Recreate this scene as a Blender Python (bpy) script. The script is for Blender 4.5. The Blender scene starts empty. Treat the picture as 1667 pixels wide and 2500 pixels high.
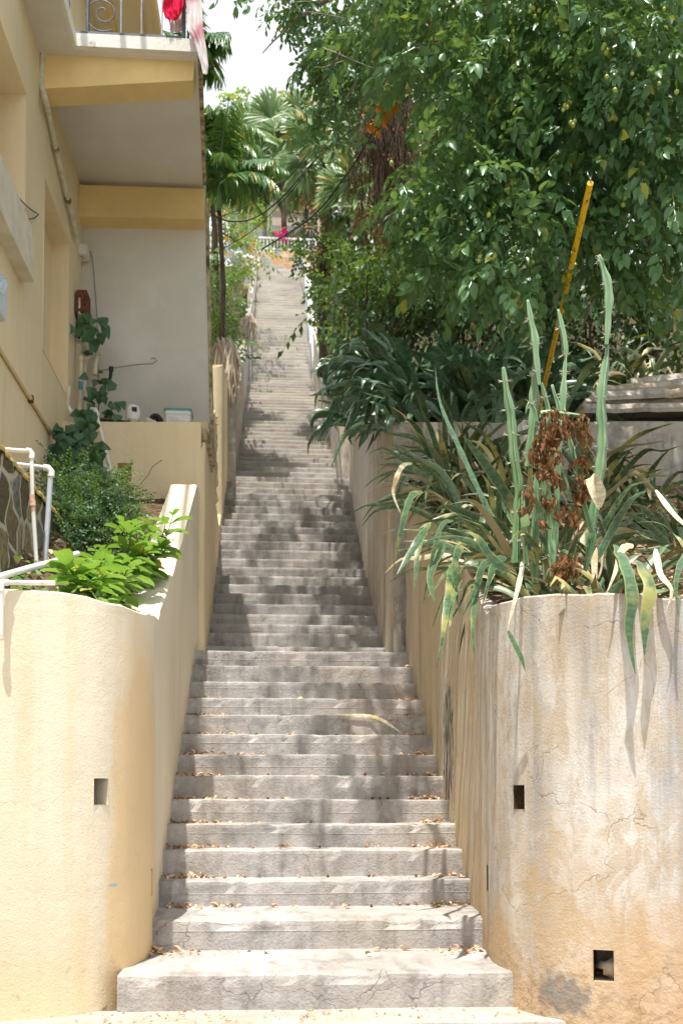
import bpy, math, random
import numpy as np
from mathutils import Vector, noise
random.seed(7); rng = np.random.default_rng(11)
PI = math.pi
D = bpy.data
scn = bpy.context.scene
COL = scn.collection
# ------------------------------------------------------------------ camera
FPX = 2430.0; CAMZ = 1.132
YAW = math.atan((833.5-668)/FPX); PITCH = math.radians(2.5)
PV = 1945-FPX*math.tan(PITCH)
_F = (math.sin(YAW), math.cos(YAW)); _R = (math.cos(YAW), -math.sin(YAW), 0)
_FW = (_F[0]*math.cos(PITCH), _F[1]*math.cos(PITCH), math.sin(PITCH))
_UP = (-_F[0]*math.sin(PITCH), -_F[1]*math.sin(PITCH), math.cos(PITCH))
def at(u, v, X=None, Y=None, Z=None):
    """surveying helper: the point of a real plane seen in a given direction from the camera station"""
    a = (u-833.5)/FPX; b = (PV-v)/FPX
    r = [_FW[i]+a*_R[i]+b*_UP[i] for i in range(3)]
    t = X/r[0] if X is not None else (Y/r[1] if Y is not None else (Z-CAMZ)/r[2])
    return Vector((r[0]*t, r[1]*t, CAMZ+r[2]*t))
cam = D.cameras.new('camera'); camo = D.objects.new('camera', cam); COL.objects.link(camo)
camo.location = (0, 0, CAMZ); camo.rotation_euler = (PI/2+PITCH, 0, -YAW)
cam.sensor_fit = 'AUTO'; cam.sensor_width = 36.0; cam.lens = FPX/2500*36.0
cam.shift_y = (PV-1250)/2500; cam.clip_end = 3000
cam.dof.use_dof = True; cam.dof.focus_distance = 5.9; cam.dof.aperture_fstop = 3.2
scn.camera = camo
scn.render.resolution_x = 682; scn.render.resolution_y = 1024
# ------------------------------------------------------------------ light
SD = Vector((-.09, -.27, 1)).normalized()       # towards the sun
w = D.worlds.new('World'); scn.world = w; w.use_nodes = True
nt = w.node_tree; bg = nt.nodes['Background']
sky = nt.nodes.new('ShaderNodeTexSky'); sky.sky_type = 'NISHITA'; sky.sun_disc = False
sky.sun_elevation = math.asin(SD.z); sky.sun_rotation = math.atan2(SD.x, SD.y)
sky.dust_density = 3.0; sky.air_density = 1.0
# thin bright cloud veil over the blue
tc = nt.nodes.new('ShaderNodeTexCoord'); cn = nt.nodes.new('ShaderNodeTexNoise'); cn.inputs['Scale'].default_value = 2.2; cn.inputs['Detail'].default_value = 6
nt.links.new(tc.outputs['Generated'], cn.inputs['Vector'])
cr = nt.nodes.new('ShaderNodeMapRange'); cr.inputs[1].default_value = .3; cr.inputs[2].default_value = .65; cr.inputs[3].default_value = .7; cr.inputs[4].default_value = .95
nt.links.new(cn.outputs['Fac'], cr.inputs[0])
mx = nt.nodes.new('ShaderNodeMixRGB'); nt.links.new(cr.outputs[0], mx.inputs[0]); nt.links.new(sky.outputs[0], mx.inputs[1]); mx.inputs[2].default_value = (8.3, 8.6, 9.0, 1)
nt.links.new(mx.outputs[0], bg.inputs['Color']); bg.inputs['Strength'].default_value = .10
sl = D.lights.new('sun', 'SUN'); sl.energy = 4.5; sl.angle = math.radians(.6); sl.color = (1, .95, .87)
so = D.objects.new('sun', sl); COL.objects.link(so); so.rotation_euler = SD.to_track_quat('Z', 'Y').to_euler(); so.location = (-4, -8, 30)
scn.view_settings.view_transform = 'Standard'; scn.view_settings.look = 'None'
scn.view_settings.exposure = .67; scn.view_settings.gamma = 1
scn.render.engine = 'CYCLES'
scn.cycles.use_adaptive_sampling = True; scn.cycles.adaptive_threshold = .02; scn.cycles.max_bounces = 6; scn.cycles.diffuse_bounces = 4; scn.cycles.glossy_bounces = 2; scn.cycles.transparent_max_bounces = 6; scn.cycles.transmission_bounces = 3

# ------------------------------------------------------------------ materials
class N:
    def __init__(s, name, rough=.8, spec=.3):
        s.m = D.materials.new(name); s.m.use_nodes = True; s.t = s.m.node_tree; s.b = s.t.nodes['Principled BSDF']
        s.b.inputs['Roughness'].default_value = rough; s.b.inputs['Specular IOR Level'].default_value = spec
        g = s.t.nodes.new('ShaderNodeNewGeometry'); s.geo = g; s.pos = g.outputs['Position']
    def n(s, typ): return s.t.nodes.new(typ)
    def l(s, a, b):
        if hasattr(a, 'is_output') or hasattr(a, 'links'): s.t.links.new(a, b)
        else: b.default_value = a if not isinstance(a, tuple) or len(a) == 4 or len(b.default_value) == 3 else (*a, 1)
    def map(s, scale=(1, 1, 1), loc=(0, 0, 0), v=None):
        m = s.n('ShaderNodeMapping'); s.l(v or s.pos, m.inputs[0]); m.inputs['Scale'].default_value = scale; m.inputs['Location'].default_value = loc
        return m.outputs[0]
    def noise(s, scale, detail=4, v=None, rough=.55, dist=0):
        m = s.n('ShaderNodeTexNoise'); s.l(v or s.pos, m.inputs['Vector']); m.inputs['Scale'].default_value = scale
        m.inputs['Detail'].default_value = detail; m.inputs['Roughness'].default_value = rough; m.inputs['Distortion'].default_value = dist
        return m.outputs['Fac']
    def rng(s, x, a, b, c=0., d=1.):
        m = s.n('ShaderNodeMapRange'); s.l(x, m.inputs[0])
        for i, q in enumerate((a, b, c, d)): m.inputs[i+1].default_value = q
        return m.outputs[0]
    def math(s, op, a, b=0., c=None):
        m = s.n('ShaderNodeMath'); m.operation = op; s.l(a, m.inputs[0]); s.l(b, m.inputs[1])
        if c is not None: s.l(c, m.inputs[2])
        return m.outputs[0]
    def mix(s, fac, a, b, mode='MIX'):
        m = s.n('ShaderNodeMixRGB'); m.blend_type = mode; s.l(fac, m.inputs[0])
        for i, q in ((1, a), (2, b)):
            if isinstance(q, (tuple, list)): m.inputs[i].default_value = (*q[:3], 1)
            else: s.l(q, m.inputs[i])
        return m.outputs[0]
    def sep(s, v=None):
        m = s.n('ShaderNodeSeparateXYZ'); s.l(v or s.pos, m.inputs[0]); return m.outputs
    def spot(s, c, r, k=3.0, amt=.35):
        """irregular blotch round a world point"""
        m = s.map((1/r[0], 1/r[1], 1/r[2]), (-c[0]/r[0], -c[1]/r[1], -c[2]/r[2]))
        l = s.n('ShaderNodeVectorMath'); l.operation = 'LENGTH'; s.l(m, l.inputs[0])
        d = s.math('ADD', l.outputs['Value'], s.math('MULTIPLY', s.math('SUBTRACT', s.noise(k, 5), .5), 2*amt))
        return s.rng(d, .75, 1.05, 1, 0)
    def cracks(s, scale, w=.012, seed=0, mask=.5):
        v = s.n('ShaderNodeTexVoronoi'); v.feature = 'DISTANCE_TO_EDGE'
        nm = s.n('ShaderNodeTexNoise'); s.l(s.map((1, 1, 1), (seed, seed, 0)), nm.inputs['Vector']); nm.inputs['Scale'].default_value = scale*2.5; nm.inputs['Detail'].default_value = 5
        a = s.n('ShaderNodeVectorMath'); a.operation = 'MULTIPLY_ADD'; s.l(nm.outputs['Color'], a.inputs[0]); a.inputs[1].default_value = (.5/scale,)*3; s.l(s.pos, a.inputs[2])
        s.l(a.outputs[0], v.inputs['Vector']); v.inputs['Scale'].default_value = scale
        c = s.rng(v.outputs['Distance'], 0, w*scale, 1, 0)
        return s.math('MULTIPLY', c, s.rng(s.noise(scale*.8, 2, s.map((1, 1, 1), (9+seed, 3, 5))), mask, mask+.08))
    def out(s, col, height=None, strength=.5, dist=.01, rough=None):
        s.l(col if not isinstance(col, tuple) else (*col, 1), s.b.inputs['Base Color'])
        if height is not None:
            b = s.n('ShaderNodeBump'); b.inputs['Strength'].default_value = strength; b.inputs['Distance'].default_value = dist
            s.l(height, b.inputs['Height']); s.l(b.outputs[0], s.b.inputs['Normal'])
        if rough is not None: s.l(rough, s.b.inputs['Roughness'])
        return s.m
def plain(name, col, rough=.6, spec=.4, var=.12, sc=12, metal=0, bump=.15):
    s = N(name, rough, spec); n = s.noise(sc, 4)
    c = s.mix(s.rng(n, .3, .7), tuple(q*(1-var) for q in col), tuple(min(1, q*(1+var)) for q in col))
    s.b.inputs['Metallic'].default_value = metal
    return s.out(c, s.noise(sc*6, 3), bump, .003)

def yellow_plaster(name, base, warm=.5):
    s = N(name, .85, .2)
    big = s.noise(.9, 4, s.map((1, 1, .7)))
    c = s.mix(s.rng(big, .3, .7), tuple(q*.9 for q in base), tuple(min(1, q*1.06) for q in base))
    st = s.rng(s.noise(3.2, 5, s.map((2.2, 2.2, .16))), .52, .75)                 # rain streaks
    c = s.mix(s.math('MULTIPLY', st, .55*warm), c, (base[0]*.86, base[1]*.66, base[2]*.42))
    st2 = s.rng(s.noise(7, 5, s.map((2.6, 2.6, .1), (4, 1, 0))), .55, .72)
    c = s.mix(s.math('MULTIPLY', st2, .16), c, (.46, .42, .34))
    sp = s.rng(s.noise(9, 6, rough=.7), .68, .75)
    c = s.mix(s.math('MULTIPLY', sp, .28), c, (.33, .27, .17))
    cr_ = s.cracks(.8, .003, 3, .6)
    c = s.mix(s.math('MULTIPLY', cr_, .3), c, (.25, .19, .1))
    h = s.math('ADD', s.noise(95, 4), s.math('MULTIPLY', s.noise(14, 3), 1.3))
    h = s.math('SUBTRACT', h, s.math('MULTIPLY', cr_, .5))
    return s, c, h
YB = (.80, .665, .44)
s, c, h = yellow_plaster('yellow_plaster', YB); 
MAT_HOUSE = s.out(c, h, .35, .012)
s, c, h = yellow_plaster('yellow_planter_plaster', (.76, .68, .53), .8)
x, y, z = s.sep()
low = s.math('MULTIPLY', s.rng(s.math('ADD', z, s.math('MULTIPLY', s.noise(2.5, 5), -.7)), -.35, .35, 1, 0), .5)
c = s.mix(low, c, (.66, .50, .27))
cor = s.math('MULTIPLY', s.spot((-.76, 5.75, .6), (.16, .7, 1.6), 4, .3), .5)      # ochre run-off at the rounded corner
c = s.mix(cor, c, (.70, .44, .15))
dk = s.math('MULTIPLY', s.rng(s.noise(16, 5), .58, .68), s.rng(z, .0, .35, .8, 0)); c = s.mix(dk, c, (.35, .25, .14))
c = s.mix(s.math('MULTIPLY', s.spot((-.853, 5.46, .655), (.035, .05, .011), 60, .7), .7), c, (.25, .42, .6))
MAT_PLANTER = s.out(c, h, .4, .007)
MAT_BEAM = plain('ochre_beam_paint', (.78, .58, .27), .85, .2, .08, 3)
s = N('soffit_paint', .9, .15); b1 = s.noise(1.6, 5)
c = s.mix(s.rng(b1, .3, .7), (.68, .65, .59), (.77, .74, .69))
c = s.mix(s.math('MULTIPLY', s.rng(s.noise(3, 6, s.map((1, 1, .6), (3, 0, 0))), .6, .66), .3), c, (.80, .78, .74))
z = s.sep()[2]
c = s.mix(s.math('MULTIPLY', s.rng(s.math('ADD', z, s.math('MULTIPLY', s.noise(3, 5), -.8)), 4.3, 5.9, 1, 0), .75), c, (.27, .25, .22)); c = s.mix(s.math('MULTIPLY', s.rng(s.math('ADD', s.sep()[0], s.math('MULTIPLY', s.noise(4, 4), .5)), -1.9, -1.35, 1, 0), .35), c, (.40, .36, .28))  # panel darker towards its foot: painted shade, with stain near the house corner
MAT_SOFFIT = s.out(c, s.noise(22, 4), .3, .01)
s = N('weathered_white_paint', .8, .25); c = s.mix(s.rng(s.noise(2, 4), .35, .65), (.66, .63, .56), (.78, .76, .71))
c = s.mix(s.math('MULTIPLY', s.rng(s.noise(10, 6, s.map((1, 1, .5)), .7), .6, .7), .7), c, (.16, .13, .09))
MAT_FASCIA = s.out(c, s.noise(30, 5), .4, .01)
s = N('mouldy_edge', .9, .1); c = s.mix(s.rng(s.noise(9, 6, s.map((1, 1, .6)), .7), .42, .62), (.60, .50, .32), (.13, .09, .05))
MAT_EDGE = s.out(c, s.noise(40, 5), .6, .02)

def concrete(name, a, b, streak=.5, warm=.0, green=.0, cr=1.0):
    s = N(name, .9, .2)
    n1 = s.noise(1.7, 6, rough=.6); c = s.mix(s.rng(n1, .3, .7), a, b)
    n2 = s.rng(s.noise(5.5, 6, s.map((1, 1, .8), (2, 7, 1)), .65), .5, .72); c = s.mix(s.math('MULTIPLY', n2, .72), c, tuple(q*.5 for q in a)); n7 = s.rng(s.noise(3.3, 6, s.map((1, 1, 1.4), (5, 5, 5)), .68), .53, .6); c = s.mix(s.math('MULTIPLY', n7, .4), c, tuple(min(1, q*1.3) for q in b))
    n3 = s.rng(s.noise(6, 5, s.map((1.6, .3, .25), (1, 2, 3))), .5, .72); c = s.mix(s.math('MULTIPLY', n3, streak), c, (.13, .12, .11))
    n4 = s.rng(s.noise(1.1, 4, s.map((1, 1, 1), (8, 2, 3))), .45, .7); c = s.mix(s.math('MULTIPLY', n4, warm), c, (.50, .38, .24))
    n5 = s.rng(s.noise(26, 5, rough=.7), .55, .72); c = s.mix(s.math('MULTIPLY', n5, .3), c, tuple(min(1, q*1.35) for q in b))
    n6 = s.rng(s.noise(45, 3), .66, .74); c = s.mix(s.math('MULTIPLY', n6, .55), c, (.10, .09, .08))
    k = s.cracks(1.9, .003, 1, .5); k = s.math('MULTIPLY', k, cr); c = s.mix(s.math('MULTIPLY', k, .5), c, (.07, .06, .05))
    h = s.math('ADD', s.math('ADD', s.noise(60, 5), s.math('MULTIPLY', s.noise(11, 5), 1.4)), s.math('MULTIPLY', k, -1.5))
    return s, c, h
s, c, h = concrete('step_concrete', (.33, .315, .305), (.46, .44, .425), .5, .2)
yy = s.sep()[1]; far = s.math('MULTIPLY', s.rng(yy, 14, 22), .8); c = s.mix(far, c, s.mix(s.rng(s.noise(1.2, 5, s.map((.6, 1, 1))), .4, .6), (.34, .31, .27), (.47, .43, .37)))  # far steps get their own tone, with broad bands of shade painted in
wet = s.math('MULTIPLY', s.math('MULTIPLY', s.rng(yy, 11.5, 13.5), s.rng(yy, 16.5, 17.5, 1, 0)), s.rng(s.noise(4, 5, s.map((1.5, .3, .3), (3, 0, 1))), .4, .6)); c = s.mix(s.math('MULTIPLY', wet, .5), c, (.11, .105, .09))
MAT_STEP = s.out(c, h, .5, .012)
s, c, h = concrete('grey_retaining_concrete', (.36, .34, .30), (.50, .47, .42), .8, .7)
MAT_GREYWALL = s.out(c, h, .5, .012)
s, c, h = concrete('pavement_concrete', (.37, .34, .305), (.46, .43, .39), .15, .4)
MAT_PAVE = s.out(c, h, .4, .01)
# weathered render of the right-hand wall
s = N('stained_render', .9, .2)
x, y, z = s.sep()
c = s.mix(s.rng(s.noise(1.3, 5), .35, .65), (.53, .505, .475), (.62, .60, .57))
grey = s.rng(s.noise(3, 5, s.map((1.8, .9, .12), (5, 1, 0))), .44, .57); c = s.mix(s.math('MULTIPLY', grey, .8), c, (.37, .36, .355)); g2 = s.math('MULTIPLY', s.rng(s.noise(6, 5, s.map((1.6, 1, .09), (2, 4, 0))), .5, .59), s.rng(z, .3, 1.6)); c = s.mix(s.math('MULTIPLY', g2, .75), c, (.25, .24, .235))
och = s.rng(s.noise(2.4, 6, s.map((1.8, .8, .3), (1, 6, 2)), .62, .4), .43, .55); c = s.mix(s.math('MULTIPLY', och, .38), c, (.48, .38, .26)); f1 = s.rng(s.noise(9, 6, s.map((1.5, 1, .5), (7, 1, 2)), .68, .5), .5, .57); c = s.mix(s.math('MULTIPLY', f1, .5), c, (.42, .33, .22)); f2 = s.rng(s.noise(5, 6, s.map((1.5, 1, .6), (2, 9, 2)), .68), .54, .59); c = s.mix(s.math('MULTIPLY', f2, .3), c, (.66, .64, .60)); f3 = s.math('MULTIPLY', s.rng(s.noise(3.4, 7, s.map((1.3, 1, .8), (4, 4, 8)), .6, .8), .52, .55), s.rng(z, .7, 1.5, 1, .1)); c = s.mix(s.math('MULTIPLY', f3, .5), c, (.42, .31, .19))
och2 = s.rng(s.math('ADD', z, s.math('MULTIPLY', s.math('SUBTRACT', s.noise(2.6, 6, rough=.65), .5), 2.6)), .1, 1.0, 1, 0); c = s.mix(s.math('MULTIPLY', och2, .75), c, (.50, .35, .20)); rb = s.math('MULTIPLY', s.rng(z, .1, .9, 1, 0), s.rng(x, 1.5, 2.2)); c = s.mix(s.math('MULTIPLY', rb, .6), c, (.48, .28, .15))
side = s.math('MULTIPLY', s.math('MULTIPLY', s.rng(y, 5.9, 7.2), s.rng(y, 9, 11, 1, .35)), s.rng(s.noise(2, 4, s.map((1, 1.5, .2), (2, 0, 0))), .3, .6, .25, .8)); c = s.mix(side, c, (.60, .47, .29))
dk = s.rng(s.noise(9, 6, s.map((1, 1, .35), (3, 3, 3)), .7), .6, .7); c = s.mix(s.math('MULTIPLY', dk, .45), c, (.33, .29, .24))
mo = s.math('MULTIPLY', s.spot((1.37, 7.75, 1.55), (.3, .22, .55), 14, .7), s.rng(s.noise(9, 5, s.map((1, 3, .5))), .4, .55)); c = s.mix(mo, c, (.10, .11, .09))
mo2 = s.math('MULTIPLY', s.spot((1.47, 5.02, .12), (.12, .3, .12), 20, .6), .75); c = s.mix(mo2, c, (.17, .16, .15))
drt = s.math('MULTIPLY', s.rng(s.noise(14, 5), .5, .62), s.rng(z, .05, .5, .7, 0)); c = s.mix(drt, c, (.36, .25, .15))
k = s.cracks(1.9, .003, 5, .47); c = s.mix(s.math('MULTIPLY', k, .75), c, (.25, .17, .10))
h = s.math('ADD', s.math('ADD', s.noise(85, 4), s.math('MULTIPLY', s.noise(12, 5), 1.2)), s.math('MULTIPLY', k, -.8))
h = s.math('ADD', h, s.math('MULTIPLY', s.math('MULTIPLY', s.noise(24, 4), s.rng(z, .0, .55, 1, 0)), 3))
MAT_RENDER = s.out(c, h, .4, .009)
s = N('soil', .95, .1); c = s.mix(s.rng(s.noise(9, 6, rough=.7), .35, .65), (.06, .04, .025), (.20, .14, .09))
c = s.mix(s.rng(s.noise(30, 4), .6, .68), c, (.36, .27, .18)); MAT_SOIL = s.out(c, s.noise(18, 6), 1, .05)
s = N('hillside_earth', .95, .1); c = s.mix(s.rng(s.noise(1.2, 6, rough=.7), .35, .65), (.03, .028, .014), (.09, .075, .04)); MAT_HILL = s.out(c, s.noise(6, 6), 1, .1)
s = N('rubble_stone', .85, .25)
v = s.n('ShaderNodeTexVoronoi'); s.l(s.map((1, 4.6, 3.3)), v.inputs['Vector']); v.inputs['Scale'].default_value = 1.0
v2 = s.n('ShaderNodeTexVoronoi'); v2.feature = 'DISTANCE_TO_EDGE'; s.l(s.map((1, 4.6, 3.3)), v2.inputs['Vector']); v2.inputs['Scale'].default_value = 1.0
cs = s.sep(v.outputs['Color']); 
sc_ = s.mix(cs[0], (.10, .08, .05), (.36, .27, .15)); sc_ = s.mix(s.rng(cs[1], .6, .8), sc_, (.20, .20, .19)); sc_ = s.mix(s.math('MULTIPLY', s.rng(s.noise(20, 6), .45, .6), .5), sc_, (.08, .06, .04))
mort = s.rng(s.math('ADD', v2.outputs['Distance'], s.math('MULTIPLY', s.noise(16, 4), -.1)), .0, .045, 1, 0)
c = s.mix(mort, sc_, (.46, .41, .33)); MAT_RUBBLE = s.out(c, s.math('ADD', s.math('MULTIPLY', mort, -1), s.noise(25, 5)), .9, .03)
s = N('far_rubble', .85, .2)
v = s.n('ShaderNodeTexVoronoi'); s.l(s.map((2.6, 1, 3.4)), v.inputs['Vector']); v.inputs['Scale'].default_value = 1
v2 = s.n('ShaderNodeTexVoronoi'); v2.feature = 'DISTANCE_TO_EDGE'; s.l(s.map((2.6, 1, 3.4)), v2.inputs['Vector']); v2.inputs['Scale'].default_value = 1
cs = s.sep(v.outputs['Color']); sc_ = s.mix(cs[0], (.46, .27, .14), (.66, .48, .30)); sc_ = s.mix(s.rng(cs[1], .7, .8), sc_, (.32, .34, .36))
c = s.mix(s.rng(v2.outputs['Distance'], 0, .06, 1, 0), sc_, (.50, .42, .33)); MAT_FARRUBBLE = s.out(c, s.noise(9, 4), .5, .05)
s = N('lichen_coping', .9, .1); c = s.mix(s.rng(s.noise(14, 5), .4, .6), (.52, .36, .08), (.38, .30, .18)); MAT_LICHEN = s.out(c, s.noise(30, 5), .8, .02)
s = N('pvc', .35, .5); c = s.mix(s.rng(s.noise(5, 4), .4, .65), (.72, .70, .66), (.80, .79, .77)); c = s.mix(s.math('MULTIPLY', s.rng(s.noise(14, 5), .62, .7), .6), c, (.42, .33, .22)); MAT_PVC = s.out(c, s.noise(40, 2), .1, .002)
MAT_PVCGREY = plain('grey_pvc', (.52, .55, .60), .4, .5, .1, 9)
MAT_OLDPIPE = plain('painted_old_pipe', (.62, .56, .42), .6, .3, .2, 14)
MAT_IRON = plain('wrought_iron', (.10, .11, .13), .5, .5, .3, 20, .3)
MAT_GALV = plain('galvanised_steel', (.45, .48, .52), .4, .5, .2, 20, .5)
MAT_RUST = plain('rusty_metal', (.16, .065, .04), .9, .2, .5, 25)
MAT_BLACK = plain('black_rubber', (.02, .02, .022), .55, .4, .2, 12)
MAT_WIRE = plain('grey_cable', (.24, .22, .19), .6, .3, .2, 12)
MAT_WHITEPL = plain('white_plastic', (.74, .74, .72), .4, .5, .06, 20)
MAT_SILL = plain('cream_sill_paint', (.66, .60, .49), .8, .25, .12, 7, 0, .5)
MAT_TEAL = plain('teal_plastic', (.05, .30, .32), .4, .5, .1, 20)
MAT_BOXBLUE = plain('pale_blue_paint', (.58, .65, .72), .45, .4, .06, 15)
MAT_TAPE = plain('blue_tape', (.12, .32, .58), .5, .4, .2, 20)
MAT_WOOD = plain('brown_board', (.26, .14, .06), .8, .2, .3, 12)
MAT_STONE = plain('field_stone', (.40, .34, .26), .9, .1, .25, 12, 0, .6)
MAT_COPPER = plain('peeling_coupling', (.62, .40, .27), .6, .3, .3, 40)
s = N('yellow_guard_plastic', .45, .4); c = s.mix(s.rng(s.noise(30, 5, s.map((1, 1, .3))), .56, .66), (.80, .50, .015), (.12, .08, .02)); MAT_YPOLE = s.out(c, s.noise(20, 3), .1, .003)
MAT_WEEPSHADE = plain('weep_hole_shade_paint', (.07, .045, .025), .95, .1, .5, 30, 0, .8)  # dark brown standing in for the shade inside the weep holes
MAT_HOLEREND = plain('rendered_recess', (.58, .50, .38), .95, .1, .2, 20)

# ------------------------------------------------------------------ mesh helpers
class MB:
    def __init__(s): s.v = []; s.f = []; s.sm = []
    def add(s, vs, fs, smooth=False):
        o = len(s.v); s.v += [tuple(q) for q in vs]; s.f += [tuple(i+o for i in f) for f in fs]; s.sm += [smooth]*len(fs); return s
    def box(s, lo, hi, bev=0):
        (a, b, c), (d, e, g) = lo, hi
        return s.add([(a, b, c), (d, b, c), (d, e, c), (a, e, c), (a, b, g), (d, b, g), (d, e, g), (a, e, g)],
                     [(0, 3, 2, 1), (4, 5, 6, 7), (0, 1, 5, 4), (1, 2, 6, 5), (2, 3, 7, 6), (3, 0, 4, 7)])
    def hexa(s, p):  # 8 points: bottom 4 ccw, top 4 ccw
        return s.add(p, [(0, 3, 2, 1), (4, 5, 6, 7), (0, 1, 5, 4), (1, 2, 6, 5), (2, 3, 7, 6), (3, 0, 4, 7)])
    def tube(s, pts, r, n=10, caps=True):
        pts = [Vector(p) for p in pts]; k = len(pts); rs = r if isinstance(r, (list, tuple)) else [r]*k
        prev = None; rings = []
        for i, p in enumerate(pts):
            d = (pts[min(i+1, k-1)]-pts[max(i-1, 0)]).normalized()
            if prev is None:
                a = Vector((0, 0, 1)) if abs(d.z) < .9 else Vector((1, 0, 0)); x = d.cross(a).normalized()
            else: x = (prev-d*prev.dot(d)).normalized()
            prev = x; y = d.cross(x)
            rings.append([p+(x*math.cos(2*PI*j/n)+y*math.sin(2*PI*j/n))*rs[i] for j in range(n)])
        vs = [q for rr in rings for q in rr]
        fs = [(i*n+j, i*n+(j+1) % n, (i+1)*n+(j+1) % n, (i+1)*n+j) for i in range(k-1) for j in range(n)]
        s.add(vs, fs, True)
        if caps: s.add(rings[0], [tuple(range(n))[::-1]]); s.add(rings[-1], [tuple(range(n))])
        return s
    def lathe(s, c, prof, n=20, smooth=True):
        vs = []; k = len(prof)
        for (r, z) in prof: vs += [(c[0]+r*math.cos(2*PI*j/n), c[1]+r*math.sin(2*PI*j/n), c[2]+z) for j in range(n)]
        s.add(vs, [(i*n+j, i*n+(j+1) % n, (i+1)*n+(j+1) % n, (i+1)*n+j) for i in range(k-1) for j in range(n)], smooth)
        return s
    def ball(s, c, r, n=10, m=7, sq=(1, 1, 1), jit=0):
        vs = []
        for i in range(m+1):
            t = PI*i/m
            for j in range(n):
                q = 2*PI*j/n; d = Vector((math.sin(t)*math.cos(q), math.sin(t)*math.sin(q), math.cos(t)))
                k = r*(1+jit*(noise.noise(d*1.7+Vector(c)*3)))
                vs.append((c[0]+d.x*k*sq[0], c[1]+d.y*k*sq[1], c[2]+d.z*k*sq[2]))
        s.add(vs, [(i*n+j, (i+1)*n+j, (i+1)*n+(j+1) % n, i*n+(j+1) % n) for i in range(m) for j in range(n)], True); return s
    def build(s, name, mat, parent=None, org=None):
        me = D.meshes.new(name)
        o = D.objects.new(name, me); COL.objects.link(o)
        if parent is not None: org = parent_world(parent); base = org
        else: base = Vector(org) if org is not None else base_of(s.v)
        me.from_pydata([(x-base.x, y-base.y, z-base.z) for x, y, z in s.v], [], s.f); me.materials.append(mat)
        me.polygons.foreach_set('use_smooth', s.sm); me.validate(); me.update()
        if parent is not None: o.parent = parent
        else: o.location = base
        return o
def base_of(v):
    a = np.array(v); return Vector(((a[:, 0].min()+a[:, 0].max())/2, (a[:, 1].min()+a[:, 1].max())/2, a[:, 2].min()))
def parent_world(p):
    q = Vector(p.location)
    while p.parent is not None: p = p.parent; q = q+Vector(p.location)
    return q
def tag(o, label=None, cat=None, group=None, kind=None):
    if label: o['label'] = label
    if cat: o['category'] = cat
    if group: o['group'] = group
    if kind: o['kind'] = kind
    return o
def thing(name, loc, label, cat, group=None):
    o = D.objects.new(name, None); COL.objects.link(o); o.location = loc; o.empty_display_size = .1; return tag(o, label, cat, group)
def tagged(o, *a, **k): return tag(o, *a, **k)
def catmull(P, step=.12):
    P = [Vector(p) for p in P]; out = []
    for i in range(len(P)-1):
        a, b, c, d = P[max(i-1, 0)], P[i], P[i+1], P[min(i+2, len(P)-1)]
        n = max(1, int((c-b).length/step))
        for j in range(n):
            t = j/n; out.append(.5*((2*b)+(c-a)*t+(2*a-5*b+4*c-d)*t*t+(3*b-a-3*c+d)*t**3))
    out.append(P[-1]); return out
def fb(p, sc=1., amp=1.): return noise.fractal(Vector(p)*sc, 1, 2, 4)*amp

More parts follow.
